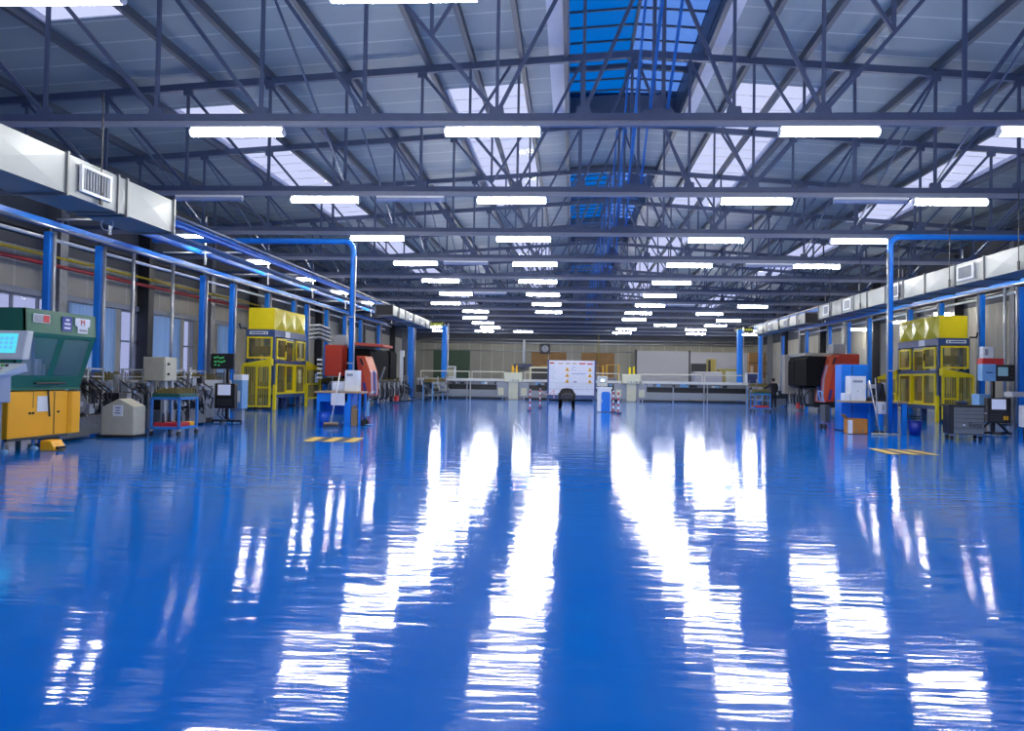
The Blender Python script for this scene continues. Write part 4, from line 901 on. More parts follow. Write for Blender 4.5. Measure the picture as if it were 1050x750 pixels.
MB().box(13.22, 13.9, 22.6, 22.9, 2.2, 2.4).build('red_base', REDW, t, bevel=.01); MB().box(13.24, 13.58, 22.6, 22.8, 2.4, 2.78).build('white_panel', WHITE, t, bevel=.01); MB().box(13.3, 13.4, 22.59, 22.6, 2.5, 2.7).build('dot_panel', GREY, t)
MB().bar((13.56, 22.75, 0), (13.56, 22.75, 2.2), .08).build('stand', GREY, t)
t = thing('white_gauge_unit', 'white framed unit with dark slot at the right frame edge', 'machine', (13.9, 20.7, 0))
MB().box(13.4, 14.3, 20.5, 21.1, .3, .95).build('body', WHITE, t, bevel=.02); MB().box(13.5, 13.66, 20.48, 20.5, .45, .88).build('slot', CHARCOAL, t); MB().box(13.5, 14.2, 20.55, 21.05, 0, .3).build('plinth', DARK, t)
MB().box(13.1, 14.6, 20.9, 21.3, 1.2, 1.35).build('shelf', SILVER, t)
MB().cyl((13.6, 20.7, 1.05), (14.4, 20.7, 1.05), .12, 14).build('drum', MIDGREY, t)

# charcoal tool cart
t = thing('tool_cart', 'charcoal drawer tool cart on casters in front of the right press', 'tool cart', (11.05, 19.6, 0))
CX, CY = 10.97, 19.62; R_ = math.radians(-8)
def rp(x, y): return (CX + x*math.cos(R_) - y*math.sin(R_), CY + x*math.sin(R_) + y*math.cos(R_))
def rbox(x0, x1, y0, y1, z0, z1):
    return MB().add([(*rp(x, y), z) for z in (z0, z1) for x, y in ((x0,y0),(x1,y0),(x1,y1),(x0,y1))], [(0,3,2,1),(4,5,6,7),(0,1,5,4),(1,2,6,5),(2,3,7,6),(3,0,4,7)])
rbox(-.44, .44, -.22, .24, .16, .92).build('body', BLACK, t, bevel=.01)
rbox(-.47, .47, -.25, .27, .92, .97).build('top', RUBBER, t, bevel=.01)
for z0, z1 in ((.18, .33), (.34, .49), (.5, .6), (.61, .71), (.72, .81), (.82, .905)):
    d = rbox(-.33, .42, -.245, -.22, z0, z1).build('drawer', mat('drawer_grey', (.19, .205, .2), .4), t, bevel=.006)
    rbox(-.31, .4, -.26, -.245, z1-.022, z1-.008).build('handle', MIDGREY, d)
for x in (-.36, .36):
    for y in (-.16, .18):
        px, py = rp(x, y); w = MB().box(px-.03, px+.03, py-.03, py+.03, .12, .17).build('caster', GREY, t)
        MB().cyl((px-.022, py, .065), (px+.022, py, .065), .065, 14).build('wheel', RUBBER, w)
px, py = rp(.2, -.255)
text('lettering', 'Beta', .19, BLACK, t, (px, py, .42), (PI/2, 0, R_), .003)
p0 = rp(-.08, -.253); MB().sphere((p0[0], p0[1], .42), .03, 1.2, .2, .7).build('emblem', PAPER, t)
MB().tube([(*rp(.46, -.15), .75), (*rp(.52, -.15), .75), (*rp(.52, .15), .75), (*rp(.46, .15), .75)], .012, 8).build('push_handle', SILVER, t)
t = thing('cable_pouch', 'dark pouch with a blue tab lying on the tool cart', 'pouch', (*rp(-.05, 0), .97))
MB().sphere((*rp(-.05, 0), 1.03), .13, 1.5, .8, .5).build('bag', CHARCOAL, t, smooth=True); MB().box(*[rp(-.05,0)[0]-.05, rp(-.05,0)[0]+.05, rp(-.05,0)[1]-.12, rp(-.05,0)[1]-.1], 1.0, 1.08).build('tab', NAVY, t)

# ------------------------------------------------------------------ workbenches
def legs(t, m, pts, z, w=.05):
    for (x, y) in pts: MB().box(x-w/2, x+w/2, y-w/2, y+w/2, 0, z).build('leg', m, t)
# left bench
t = thing('workbench', 'blue workbench with wooden top at the left portal', 'workbench', (-7.0, 20.6, 0))
MB().box(-7.72, -6.3, 20.25, 21.0, .98, 1.04).build('top', WOOD, t, bevel=.008)
MB().box(-7.66, -7.56, 20.3, 20.95, 0, .98).build('end_panel', BLUE, t); MB().box(-6.82, -6.62, 20.3, 20.95, 0, .98).build('end_panel', BLUE, t)
MB().box(-7.56, -6.72, 20.85, 20.9, .3, .98).build('back_panel', BLUE, t); MB().box(-7.56, -6.72, 20.3, 20.34, .72, .98).build('apron', BLUE, t)
legs(t, BLUE, [(-6.36, 20.35), (-6.36, 20.9)], .98, .06)
def bx(name, lab, cat, m, x0, x1, y0, y1, z0, z1, group=None, extra=None):
    t = thing(name, lab, cat, ((x0+x1)/2, (y0+y1)/2, z0), group)
    MB().box(x0, x1, y0, y1, z0, z1).build('case', m, t, bevel=.012)
    if extra: extra(t)
    return t
def pc(t): MB().box(-6.88, -6.86, 20.5, 20.9, 1.1, 1.6).build('side_cover', mat('pc_light', (.6, .62, .64), .4), t); MB().box(-6.8, -6.62, 20.44, 20.45, 1.5, 1.58).build('drive_slot', GREY, t)
bx('computer_case', 'white upright computer case on the left workbench', 'computer', WHITE, -6.86, -6.5, 20.45, 20.9, 1.04, 1.68, None, pc)
def pap(t): MB().box(-7.18, -6.88, 20.3, 20.305, 1.1, 1.3).build('label_sheet', PAPER, t)
bx('white_carton', 'low white carton at the front of the left workbench', 'carton', mat('carton_white', (.62, .63, .62), .7), -7.22, -6.86, 20.32, 20.6, 1.04, 1.34, None, pap)
tag(MB().box(-7.2, -6.78, 20.235, 20.245, .62, .99).build('paper_sheet', PAPER), 'white paper sheet hanging on the front edge of the left workbench', 'paper')
t = thing('waste_bin', 'blue waste bin standing in the left workbench', 'bin', (-7.4, 20.1, 0))
MB().cyl((-7.36, 20.12, 0), (-7.36, 20.12, .42), .13, 16, .16).build('body', BINBLUE, t, smooth=True); MB().cyl((-7.36, 20.12, .40), (-7.36, 20.12, .43), .17, 16, .17).build('rim', BINBLUE, t); MB().cyl((-7.36, 20.12, .43), (-7.36, 20.12, .432), .15, 16).build('opening_shade', BLACK, t)  # black disc paints the shade inside, the bin body is solid
t = thing('broom', 'pale handled broom leaning on the left workbench', 'broom', (-7.05, 19.95, 0))
MB().cyl((-7.06, 19.86, .12), (-6.93, 20.2, 1.6), .018, 8).build('handle', WHITE, t, smooth=True); MB().box(-7.26, -6.84, 19.8, 19.92, .07, .13).build('head', WOOD, t, bevel=.01); MB().prism([(-7.28, .0), (-6.82, .0), (-6.84, .08), (-7.26, .08)], 'y', 19.79, 19.93).build('bristles', CHARCOAL, t)
t = thing('cardboard_box', 'brown cardboard box under the left workbench', 'box', (-6.65, 20.5, 0))
MB().box(-6.6, -6.42, 20.3, 20.7, 0, .5).build('carton', BROWNCARD, t, bevel=.01); MB().prism([(-6.6, .5), (-6.55, .62), (-6.53, .62), (-6.58, .5)], 'y', 20.3, 20.7).build('flap', BROWNCARD, t)
t = thing('hand_truck', 'metal framed hand trolley at the right end of the left workbench', 'trolley', (-6.2, 20.6, 0))
for y in (20.5, 20.8): MB().tube([(-6.3, y, .1), (-6.12, y, .95), (-6.05, y, 1.05)], .02, 8).build('upright', SILVER, t, smooth=True)
for z in (.3, .55, .8): MB().cyl((-6.28+z*.17, 20.5, z), (-6.28+z*.17, 20.8, z), .015, 6).build('rung', SILVER, t)
for y in (20.48, 20.82): MB().cyl((-6.3, y-.02, .09), (-6.3, y+.02, .09), .09, 14).build('wheel', RUBBER, t)
MB().box(-6.3, -6.05, 20.5, 20.8, .02, .04).build('toe_plate', LBLUE, t); MB().cyl((-6.15, 20.45, .3), (-6.15, 20.45, .75), .06, 12).build('bottle', LBLUE, t)
# right bench
t = thing('workbench', 'blue framed workbench with wooden top at the right portal', 'workbench', (9.3, 21.6, 0))
MB().box(8.42, 10.3, 21.35, 22.1, .93, .985).build('top', WOOD, t, bevel=.008)
for x, y in ((9.5, 21.42), (10.2, 21.42), (9.5, 22.0), (10.2, 22.0)): MB().box(x-.07, x+.07, y-.04, y+.04, 0, .93).build('leg', BLUE, t)
MB().box(9.5, 10.2, 21.98, 22.02, .2, .93).build('back_panel', mat('bench_grey', (.3, .31, .33), .5), t)
t = thing('tall_cabinet', 'tall blue cabinet behind the right workbench', 'cabinet', (9.0, 22.7, 0))
MB().box(8.66, 9.5, 22.3, 22.85, .03, 2.13).build('body', BLUE, t, bevel=.012); MB().box(8.98, 9.0, 22.285, 22.3, .05, 2.1).build('door_gap', NAVY, t); MB().box(9.05, 9.08, 22.26, 22.3, 1.1, 1.3).build('handle', BLACK, t); MB().box(8.7, 9.46, 22.35, 22.8, 0, .03).build('plinth', DARK, t)
def pcr(t): MB().box(8.66, 8.95, 21.39, 21.4, 1.55, 1.62).build('drive_slot', GREY, t); MB().cyl((8.8, 21.4, 1.3), (8.8, 21.39, 1.3), .02, 8).build('power_button', GREY, t)
bx('computer_case', 'tall white computer case on the right workbench', 'computer', WHITE, 8.6, 9.05, 21.4, 21.85, .985, 1.75, None, pcr)
bx('white_carton', 'small white box at the left end of the right workbench', 'carton', WHITE, 8.4, 8.58, 21.4, 21.7, .985, 1.22)
t = thing('bench_instrument', 'dark measuring instrument with silver column on the right workbench', 'instrument', (9.4, 21.7, .985))
MB().box(9.15, 9.85, 21.5, 21.9, .985, 1.06).build('base', DARK, t, bevel=.01); MB().cyl((9.25, 21.7, 1.06), (9.25, 21.7, 1.6), .035, 10).build('column', SILVER, t); MB().box(9.2, 9.45, 21.6, 21.8, 1.38, 1.5).build('head', SILVER, t, bevel=.01); MB().prism([(9.5, 1.06), (9.75, 1.06), (9.68, 1.5), (9.6, 1.55)], 'y', 21.6, 21.85).build('screen_hood', DARK, t); MB().sphere((9.3, 21.5, 1.08), .1, 1.6, .9, .8).build('dust_cover', CHARCOAL, t, smooth=True)
tag(MB().box(9.32, 9.76, 21.335, 21.345, .6, .97).build('paper_sheet', PAPER), 'white paper sheet hanging on the front edge of the right workbench', 'paper')
tag(MB().cyl((9.55, 21.33, .62), (9.55, 21.325, .62), .001).tube([(9.5, 21.3, .72), (9.53, 21.3, .8), (9.5, 21.3, .88)], .012, 6).build('scissors', CHARCOAL), 'small black clip on the paper at the right workbench', 'clip')
t = thing('cardboard_box', 'open orange cardboard box on the floor under the right workbench', 'box', (8.75, 21.15, 0))
m = MB(); x0, x1, y0, y1 = 8.34, 8.92, 20.95, 21.3
m.box(x0, x1, y0, y0+.012, 0, .46).box(x0, x1, y1-.012, y1, 0, .46).box(x0, x0+.012, y0, y1, 0, .46).box(x1-.012, x1, y0, y1, 0, .46).box(x0, x1, y0, y1, 0, .012).build('carton', CARD, t)
MB().prism([(x0, .46), (x0-.1, .58), (x0-.09, .585), (x0+.012, .46)], 'y', y0, y1).build('flap', CARD, t); MB().box(x0-.005, x0+.13, y0-.006, y0, .02, .42).build('white_side', PAPER, t)
MB().box(8.56, 8.62, y0-.005, y0, .04, .16).box(8.74, 8.8, y0-.005, y0, .04, .16).build('print_marks', BROWNCARD, t); MB().box(x0+.03, x1-.03, y0+.03, y1-.03, .3, .44).build('contents', DARK, t)
t = thing('squeegee', 'pale floor squeegee leaning on the right workbench', 'squeegee', (9.45, 20.95, 0))
MB().cyl((9.2, 20.78, .05), (9.1, 21.3, 1.62), .017, 8).build('handle', SILVER, t, smooth=True); MB().box(8.96, 9.42, 20.75, 20.81, .01, .06).build('blade_holder', CREAM, t)
t = thing('broom', 'second upright broom beside the squeegee at the right workbench', 'broom', (9.2, 21.15, 0))
MB().cyl((9.3, 21.1, .1), (9.28, 21.3, 1.7), .016, 8).build('handle', GALV, t, smooth=True); MB().box(9.16, 9.43, 21.02, 21.12, 0, .1).build('head', DARK, t)
t = thing('bucket', 'dark blue bucket on the floor right of the right portal', 'bucket', (10.35, 21.0, 0))
MB().cyl((10.33, 21.0, 0), (10.33, 21.0, .42), .15, 18, .2).build('body', BUCKET, t, smooth=True); MB().cyl((10.33, 21.0, .4), (10.33, 21.0, .44), .215, 18).build('rim', BUCKET, t); MB().cyl((10.33, 21.0, .44), (10.33, 21.0, .442), .18, 18).build('opening_shade', BLACK, t)  # bucket is solid, its shaded inside is a black disc on top
t = thing('blue_handcart', 'small dark cart beside the tall blue cabinet', 'cart', (8.45, 22.9, 0))
MB().box(8.3, 8.46, 22.7, 23.2, .25, .8).build('body', CHARCOAL, t, bevel=.02); MB().cyl((8.28, 22.75, .09), (8.34, 22.75, .09), .09, 12).cyl((8.28, 23.1, .09), (8.34, 23.1, .09), .09, 12).build('wheel', RUBBER, t); MB().tube([(8.3, 22.8, .9), (8.2, 22.8, 1.25), (8.2, 23.1, 1.25), (8.3, 23.1, .9)], .02, 8).build('push_handle', LBLUE, t)

# ------------------------------------------------------------------ hazard markings on the floor
for who, (x0, x1, y0, y1, sk) in {'left': (-6.2, -4.95, 15.1, 16.5, -.0), 'right': (6.95, 8.2, 15.2, 16.4, .0)}.items():
    t = thing('hazard_marking', 'yellow and black striped floor marking in front of the %s workbench' % who, 'floor marking', ((x0+x1)/2, (y0+y1)/2, 0))
    if who == 'right': quad = [(6.78, 15.04), (7.99, 15.12), (7.97, 16.15), (6.98, 16.37)]
    else: quad = [(-6.07, 15.27), (-4.78, 15.31), (-5.03, 16.47), (-6.35, 16.45)]
    q = [Vector((*p, 0)) for p in quad]
    MB().add([(*p.xy, .002) for p in q] + [(*p.xy, .004) for p in q], BX).build('black_ground', mat('marking_black', (.03, .03, .035), .5), t)
    a, b2, c2, d2 = q
    for f0 in (.0, .36, .72):
        # slanted stripes, leaning outwards on both sides
        if who == 'left': P = [a.lerp(b2, f0), a.lerp(b2, f0+.18), d2.lerp(c2, f0+.28), d2.lerp(c2, f0+.1)]
        else: P = [a.lerp(b2, f0+.12), a.lerp(b2, f0+.27), d2.lerp(c2, f0+.15), d2.lerp(c2, f0)]
        MB().add([(*p.xy, .004) for p in P] + [(*p.xy, .006) for p in P], BX).build('yellow_stripe', mat('marking_yellow', (.75, .5, .06), .5), t)

# ------------------------------------------------------------------ transverse transfer line at the back
YT = 49.2
secs = [(-11.2, -7.4), (-7.4, -4.8), (-3.5, -.4), (-.4, 3.6), (5.0, 9.6), (9.6, 12.6)]
names = ['at the far left corner', 'left of the left cream pillar', 'right of the left cream pillar', 'behind the notice board and kiosk', 'right of the right cream pillar', 'behind the person in black']
for (a, c), nm in zip(secs, names):
    rnd = random.Random(int(a*10))
    t = thing('transfer_line', 'white topped transfer line section %s' % nm, 'conveyor', ((a+c)/2, YT, 0), 'transfer line sections')
    MB().box(a, c, YT, YT+1.0, 1.3, 1.48).build('white_rail', mat('rail_white', (.6, .62, .6), .4), t, bevel=.01)
    MB().box(a, c, YT+.1, YT+.9, 1.05, 1.3).build('under_beam', MIDGREY, t)
    MB().box(a, c, YT+.05, YT+.95, .18, .68).build('skirt', mat('skirt_grey', (.26, .29, .31), .4), t, bevel=.01)
    MB().box(a, c, YT+.3, YT+.7, .68, 1.05).build('gap_shade', BLACK, t)  # black block paints the shade of the openings under the beam
    MB().box(a, c, YT+.1, YT+.9, 0, .12).build('plinth', DARK, t)
    n = max(2, int((c-a)/1.9)+1)
    for i in range(n):
        x = a + .12 + (c-a-.24)*i/(n-1)
        MB().box(x-.04, x+.04, YT-.05, YT+.02, 0, 1.3).build('leg', GREY if i % 2 else GALV, t)
    for i in range(int((c-a)*1.6)):
        x = a + .2 + rnd.random()*(c-a-.5); w_ = .1+rnd.random()*.3
        MB().box(x, x+w_, YT-.05, YT+.12, 1.08, 1.2+rnd.random()*.1).build('clamp_unit', rnd.choice([SILVER, DARK, LBLUE, GREY]), t)
    g = MB(); 
    for x in (a+.1, c-.1): g.box(x-.03, x+.03, YT+.8, YT+.86, 1.48, 2.0)
    g.box(a+.1, c-.1, YT+.8, YT+.86, 1.96, 2.03).build('guard_rail', mat('rail_cream', (.6, .6, .52), .5), t)
for nm, x in (('left', -4.13), ('right', 4.29)):
    t = thing('control_pillar', 'cream control pillar on the transfer line, %s of the notice board' % nm, 'control pillar', (x, YT, 0))
    MB().box(x-.33, x+.33, YT-.4, YT+.1, .02, 1.28).build('pedestal', CREAM, t, bevel=.015)
    h = MB().box(x-.62, x+.62, YT-.5, YT+.2, 1.28, 1.96).build('head', mat('cream_light', (.62, .62, .46), .45), t, bevel=.02)
    for i in range(4): MB().cyl((x-.2+i*.18, YT-.5, 1.4), (x-.2+i*.18, YT-.53, 1.4), .045, 10).build('push_button', [LBLUE, INK, mat('teal_button', (.02, .3, .3), .4), INK][i], h)
    MB().box(x-1.2, x-.34, YT-.2, YT+.5, .18, 1.25).build('side_cabinet', GREY, t, bevel=.01); MB().box(x+.34, x+1.1, YT-.2, YT+.5, .18, 1.25).build('side_cabinet', GREY, t, bevel=.01)
    MB().box(x-1.1, x-.7, YT-.3, YT-.2, .3, .85).box(x+.55, x+.95, YT-.3, YT-.2, .3, .85).build('cream_box', CREAM, t, bevel=.01)
    MB().cyl((x-.1, YT, 1.96), (x-.1, YT, 2.45), .09, 10).cyl((x+.2, YT, 1.96), (x+.2, YT, 2.5), .07, 10).build('brass_column', SIGNYEL if nm == 'left' else YELLOW, t)

# notice board
t = thing('notice_board', 'large white notice board on navy posts in front of the transfer line', 'notice board', (.03, 48.2, 0))
x0, x1, yb = -1.56, 1.63, 48.2
bd = MB().box(x0, x1, yb, yb+.06, .42, 2.85).build('board', mat('board_white', (.68, .70, .78), .5), t)
for x in (x0-.06, x1+.06): MB().box(x-.06, x+.06, yb-.02, yb+.1, .0, 2.9).build('post', NAVY, t)
MB().box(x0, x1, yb, yb+.06, .12, .42).build('lower_rail', NAVY, t)
for x in (x0-.06, x1+.06): MB().box(x-.08, x+.08, yb-.35, yb+.4, 0, .06).build('foot', NAVY, t)
hd = MB()
for (a, c) in ((0, .32), (.55, .9), (1.1, 1.4), (1.55, 1.85)): hd.box(x0+.08+a, x0+.08+c, yb-.008, yb, 2.6, 2.68)
hd.build('heading', mat('heading_ochre', (.5, .32, .2), .6), bd)
hr = MB(); hr.box(.55, 1.0, yb-.008, yb, 2.6, 2.69); hr.box(1.12, 1.5, yb-.008, yb, 2.58, 2.67); hr.box(x0+.04, x0+.3, yb-.008, yb, 2.62, 2.72); hr.build('red_heading', REDW, bd)
for x in (-.28, 1.32):
    for z in (2.1, 1.68, 1.27):
        s_ = MB().prism([(x-.16, z), (x+.16, z), (x, z+.3)], 'y', yb-.012, yb).build('warning_sign', SIGNYEL, bd)
        MB().prism([(x-.05, z+.05), (x+.05, z+.05), (x, z+.17)], 'y', yb-.016, yb-.012).build('symbol', INK, s_)
wr = MB(); rnd = random.Random(3)
for r_ in range(7):
    x = x0+.06
    while x < x0+.35: w_ = .05+rnd.random()*.1; wr.box(x, x+w_, yb-.006, yb, 2.4-r_*.14, 2.43-r_*.14); x += w_+.05
for r_ in range(3):
    x = x0+.45
    while x < 1.4: w_ = .06+rnd.random()*.14; wr.box(x, x+w_, yb-.006, yb, 1.18-r_*.16, 1.2-r_*.16); x += w_+.08
wr.build('small_text', mat('faint_ink', (.35, .37, .45), .7), bd)
dr = MB().tube([(.08, yb-.005, 2.05), (.06, yb-.005, 2.25), (.14, yb-.005, 2.4), (.32, yb-.005, 2.38)], .015, 6).tube([(.2, yb-.005, 2.1), (.3, yb-.005, 2.2), (.38, yb-.005, 2.1)], .012, 6)
for i in range(6): dr.box(.08+i*.16, .2+i*.16, yb-.006, yb, 1.88+.03*(i % 2), 1.93+.03*(i % 2))
dr.build('blue_drawing', mat('ink_blue', (.12, .17, .4), .7), bd); MB().box(.16, .4, yb-.006, yb, 1.32, 1.38).build('dark_mark', INK, bd)
MB().box(x0, x1, yb-.01, yb, 1.26, 1.275).box(x0, x1, yb-.01, yb, .82, .835).build('divider', GREY, bd)

# black lattice plastic chairs, stacked
def plastic_chair(z0, lab, top):
    x, y = -.2, 34.0
    t = thing('plastic_chair', lab, 'chair', (x, y, z0), 'stacked black chairs')
    MB().box(x-.29, x+.29, y-.27, y+.24, z0+.41, z0+.45).build('seat', BLACK, t, bevel=.02)
    for (a, c) in ((-.32, -.27), (.32, -.27), (-.29, .25), (.29, .25)): MB().prism([(x+a*1.1-.055, z0), (x+a*1.1+.055, z0), (x+a+.085, z0+.43), (x+a-.085, z0+.43)], 'y', y+c-.03, y+c+.03).build('leg', BLACK, t)
    bk = MB(); bk.tube([(x-.3, y+.24, z0+.42), (x-.33, y+.28, z0+.72), (x-.22, y+.3, z0+.86), (x, y+.3, z0+.89), (x+.22, y+.3, z0+.86), (x+.33, y+.28, z0+.72), (x+.3, y+.24, z0+.42)], .04, 8)
    for i in range(-2, 3):
        bk.bar((x+i*.11-.1, y+.27, z0+.5), (x+i*.11+.1, y+.29, z0+.84), .022); bk.bar((x+i*.11+.1, y+.27, z0+.5), (x+i*.11-.1, y+.29, z0+.84), .022)
    bk.build('backrest', BLACK, t)
    for s_ in (-1, 1): MB().tube([(x+s_*.33, y+.26, z0+.64), (x+s_*.4, y+.05, z0+.66), (x+s_*.4, y-.22, z0+.63), (x+s_*.34, y-.29, z0+.42)], .036, 8).build('armrest', BLACK, t, smooth=True)
for i, l_ in enumerate(('at the bottom of the stack', 'second from the bottom of the stack', 'on top of the stack')): plastic_chair(i*.075, 'black plastic armchair %s in front of the notice board' % l_, i == 2)

# kiosk with blue door
t = thing('kiosk', 'white cabinet with bright blue door right of the notice board', 'cabinet', (1.58, 32.4, 0))
MB().box(1.25, 1.9, 32.2, 32.75, .02, 1.1).build('body', WHITE, t, bevel=.02); MB().box(1.2, 1.95, 32.15, 32.8, 1.1, 1.17).build('top', WHITE, t, bevel=.015)
d = MB().box(1.43, 1.85, 32.17, 32.2, .02, .88).build('door', SKYBLUE, t); MB().prism([(1.43, .88), (1.85, .88), (1.78, .96), (1.5, .96)], 'y', 32.17, 32.2).build('door_crest', SKYBLUE, d); MB().box(1.46, 1.48, 32.14, 32.17, .45, .6).build('handle', WHITE, d)
t = thing('monitor', 'pale framed monitor with lit screen on the white kiosk', 'monitor', (1.5, 32.6, 1.17))
MB().box(1.24, 1.74, 32.55, 32.62, 1.2, 1.7).build('frame', mat('monitor_pale', (.55, .57, .56), .4), t, bevel=.02); MB().box(1.36, 1.64, 32.54, 32.55, 1.38, 1.6).build('bezel', CHARCOAL, t); MB().box(1.39, 1.61, 32.535, 32.54, 1.41, 1.57).build('screen', mat('lit_screen', (.6, .7, .75), .3, emit=(.75, .9, 1.0), es=1.0), t); MB().box(1.44, 1.54, 32.55, 32.62, 1.17, 1.2).build('stand', GREY, t)

# red and white barrier posts
def bollard(x, y, lab):
    t = thing('barrier_post', lab, 'barrier post', (x, y, 0), 'red and white barrier posts')
    MB().cyl((x, y, 0), (x, y, .06), .15, 16, .12).build('base', NIGHT, t)
    for i in range(7): MB().cyl((x, y, .06+i*.13), (x, y, .19+i*.13), .035, 10).build('band', PAPER if i % 2 else REDW, t)
    MB().sphere((x, y, .99), .045, n=8, m=6).build('knob', PAPER, t)
bollard(-1.92, 32.2, 'red and white barrier post nearest the left of the notice board')
bollard(-1.6, 35.6, 'red and white barrier post with chain left of the notice board')
bollard(1.98, 31.9, 'red and white barrier post just right of the kiosk')
bollard(2.15, 31.0, 'red and white barrier post nearest the camera right of the kiosk')
tag(MB().tube([(-1.6 + .24*i/8*3, 35.6 + i*.1, .95 - .25*math.sin(PI*i/8)) for i in range(9)], .025, 6).tube([(-.9, 36.4, .95), (-.9, 36.4, .5)], .025, 6).build('barrier_chain', mat('chain_pale', (.6, .35, .35), .5)), 'pale red and white chain hanging from the barrier post left of the notice board', 'chain')

# LED displays hung near the end
for nm, x, y in (('left', -10.15, 50.2), ('right', 13.0, 52.0)):
    t = thing('led_display', 'narrow dark display with yellow characters hung on the far %s' % nm, 'display', (x, y, 5.4))
    MB().box(x-.7, x+.7, y, y+.12, 5.35, 5.62).build('case', BLACK, t, bevel=.01)
    g = MB(); rnd = random.Random(5)
    for i in range(9):
        a = x - .6 + i*.135
        for j in range(3): g.box(a+rnd.random()*.03, a+.07+rnd.random()*.03, y-.01, y, 5.41+j*.055, 5.44+j*.055)
    g.build('characters', LEDY, t); MB().cyl((x-.5, y+.06, 5.62), (x-.5, y+.06, 6.4), .015, 6).cyl((x+.5, y+.06, 5.62), (x+.5, y+.06, 6.4), .015, 6).build('hanger_rod', DARK, t)

# far posts and clutter at the end
for (x, y, w_, lab) in [(-9.55, 50.9, .34, 'thick blue post at the far left corner beside the display'), (-12.0, 50.5, .4, 'thick blue post at the end of the left rail'), (12.4, 51.0, .34, 'thick blue post at the far right beside the display'), (14.3, 52.5, .22, 'thin blue post at the far right near the partition')]:
    t = thing('far_post', lab, 'post', (x, y, 0), 'far blue posts'); MB().box(x-w_/2, x+w_/2, y-w_/2, y+w_/2, 0, 5.4).build('shaft', BLUE, t, bevel=.02); MB().cyl((x+w_*.8, y, .1), (x+w_*.8, y, 5.6), .05, 8).build('conduit', SILVER, t, smooth=True); MB().box(x-w_*.8, x+w_*.8, y-w_*.8, y+w_*.8, 0, .03).build('base_plate', DARK, t)
t = thing('lift_stand', 'grey stand with triangular base and tall mast near the far left', 'stand', (-10.9, 43.2, 0))
MB().prism([(-11.35, .06), (-10.25, .06), (-10.72, .95), (-10.92, .95)], 'y', 43.0, 43.5).build('triangular_base', mat('stand_grey', (.34, .35, .33), .5), t, bevel=.02); MB().box(-10.95, -10.7, 43.1, 43.35, .9, 3.2).build('mast', WHITE, t, bevel=.02); MB().box(-10.7, -10.62, 43.1, 43.3, 1.2, 2.8).build('cable_chain', DARK, t); MB().box(-11.5, -10.1, 42.9, 43.6, 0, .06).build('floor_plate', DARK, t)
t = thing('pallet_stack', 'grey wrapped pallet load behind the transfer line', 'pallet load', (10.8, 55, 0))
MB().box(9.7, 12.0, 54.6, 55.8, .15, 2.3).build('wrapped_load', mat('wrap_grey', (.36, .36, .4), .5, bump=.5), t, bevel=.15); MB().box(9.6, 12.1, 54.5, 55.9, 0, .15).build('pallet', WOOD, t)
t = thing('yellow_column_unit', 'yellow and black column machine behind the transfer line', 'machine', (11.6, 57, 0))
MB().box(11.25, 11.95, 57, 57.5, 0, 3.4).build('column', mat('olive_yellow', (.3, .24, .05), .5), t, bevel=.03); MB().box(11.3, 11.5, 56.95, 57, 1.6, 3.3).build('dark_strip', BLACK, t)
t = thing('yellow_frame_unit', 'yellow framed machine with pale window behind the transfer line', 'machine', (13.2, 57, 0))
MB().box(12.2, 14.2, 57, 58, 0, 2.6).build('body', mat('olive_frame', (.34, .29, .08), .5), t, bevel=.04); MB().box(12.75, 13.95, 56.96, 57, 1.3, 2.4).build('window', mat('pale_window', (.5, .52, .46), .4), t)
t = thing('picture_board', 'white board with two dark pictures behind the transfer line', 'board', (14.8, 56.5, 0))
MB().box(14.2, 15.4, 56.5, 56.55, 1.35, 2.3).build('panel', PAPER, t); MB().box(14.4, 15.2, 56.48, 56.5, 1.45, 2.2).build('picture', INK, t); MB().box(14.3, 14.36, 56.52, 56.58, 0, 1.4).box(15.24, 15.3, 56.52, 56.58, 0, 1.4).build('stand', GREY, t)
for i, (x, h) in enumerate(((2.0, 2.6), (3.2, 2.7), (-1.7, 2.55))):
    t = thing('yellow_gantry', 'yellow gantry frame behind the notice board, %s' % ['left of the right cream pillar', 'nearest the right cream pillar', 'left behind the board'][i], 'gantry', (x, 53, 0))
    MB().tube([(x-.45, 53, 0), (x-.45, 53, h), (x+.45, 53, h), (x+.45, 53, 0)], .07, 8).build('frame', mat('gantry_yellow', (.6, .35, .02), .5), t); MB().box(x-.3, x+.3, 52.9, 53.4, 0, 1.7).build('cabinet', MIDGREY, t, bevel=.02)
t = thing('pale_housing', 'long pale housing on the transfer line left of the notice board', 'machine', (-2.6, 51, 0))
MB().box(-3.0, -1.4, 50.6, 51.4, 1.2, 2.3).build('shell', DARK, t); MB().box(-3.1, -1.0, 50.5, 51.5, 2.3, 2.42).build('lid', CREAM, t); MB().box(-3.1, -2.95, 50.5, 50.6, 0, 2.3).build('post', CREAM, t)
t = thing('shelf_rack', 'brown shelf rack with pale goods at the far right', 'rack', (15.6, 58, 0))
MB().box(14.9, 16.3, 58, 58.6, 0, 4.0).build('back_board', BROWN, t)
for z in (1.3, 2.2, 3.1): MB().box(14.85, 16.35, 57.9, 58.1, z, z+.06).build('shelf', DARK, t)
for i in range(4): MB().box(15.0+i*.32, 15.22+i*.32, 57.85, 58.0, 1.36 if i % 2 else 2.26, 1.9 if i % 2 else 2.9).build('goods', mat('goods_pale', (.5, .38, .3), .6), t)
t = thing('open_white_box', 'white open box on the far left line under the display', 'box', (-9.3, 52, 0))
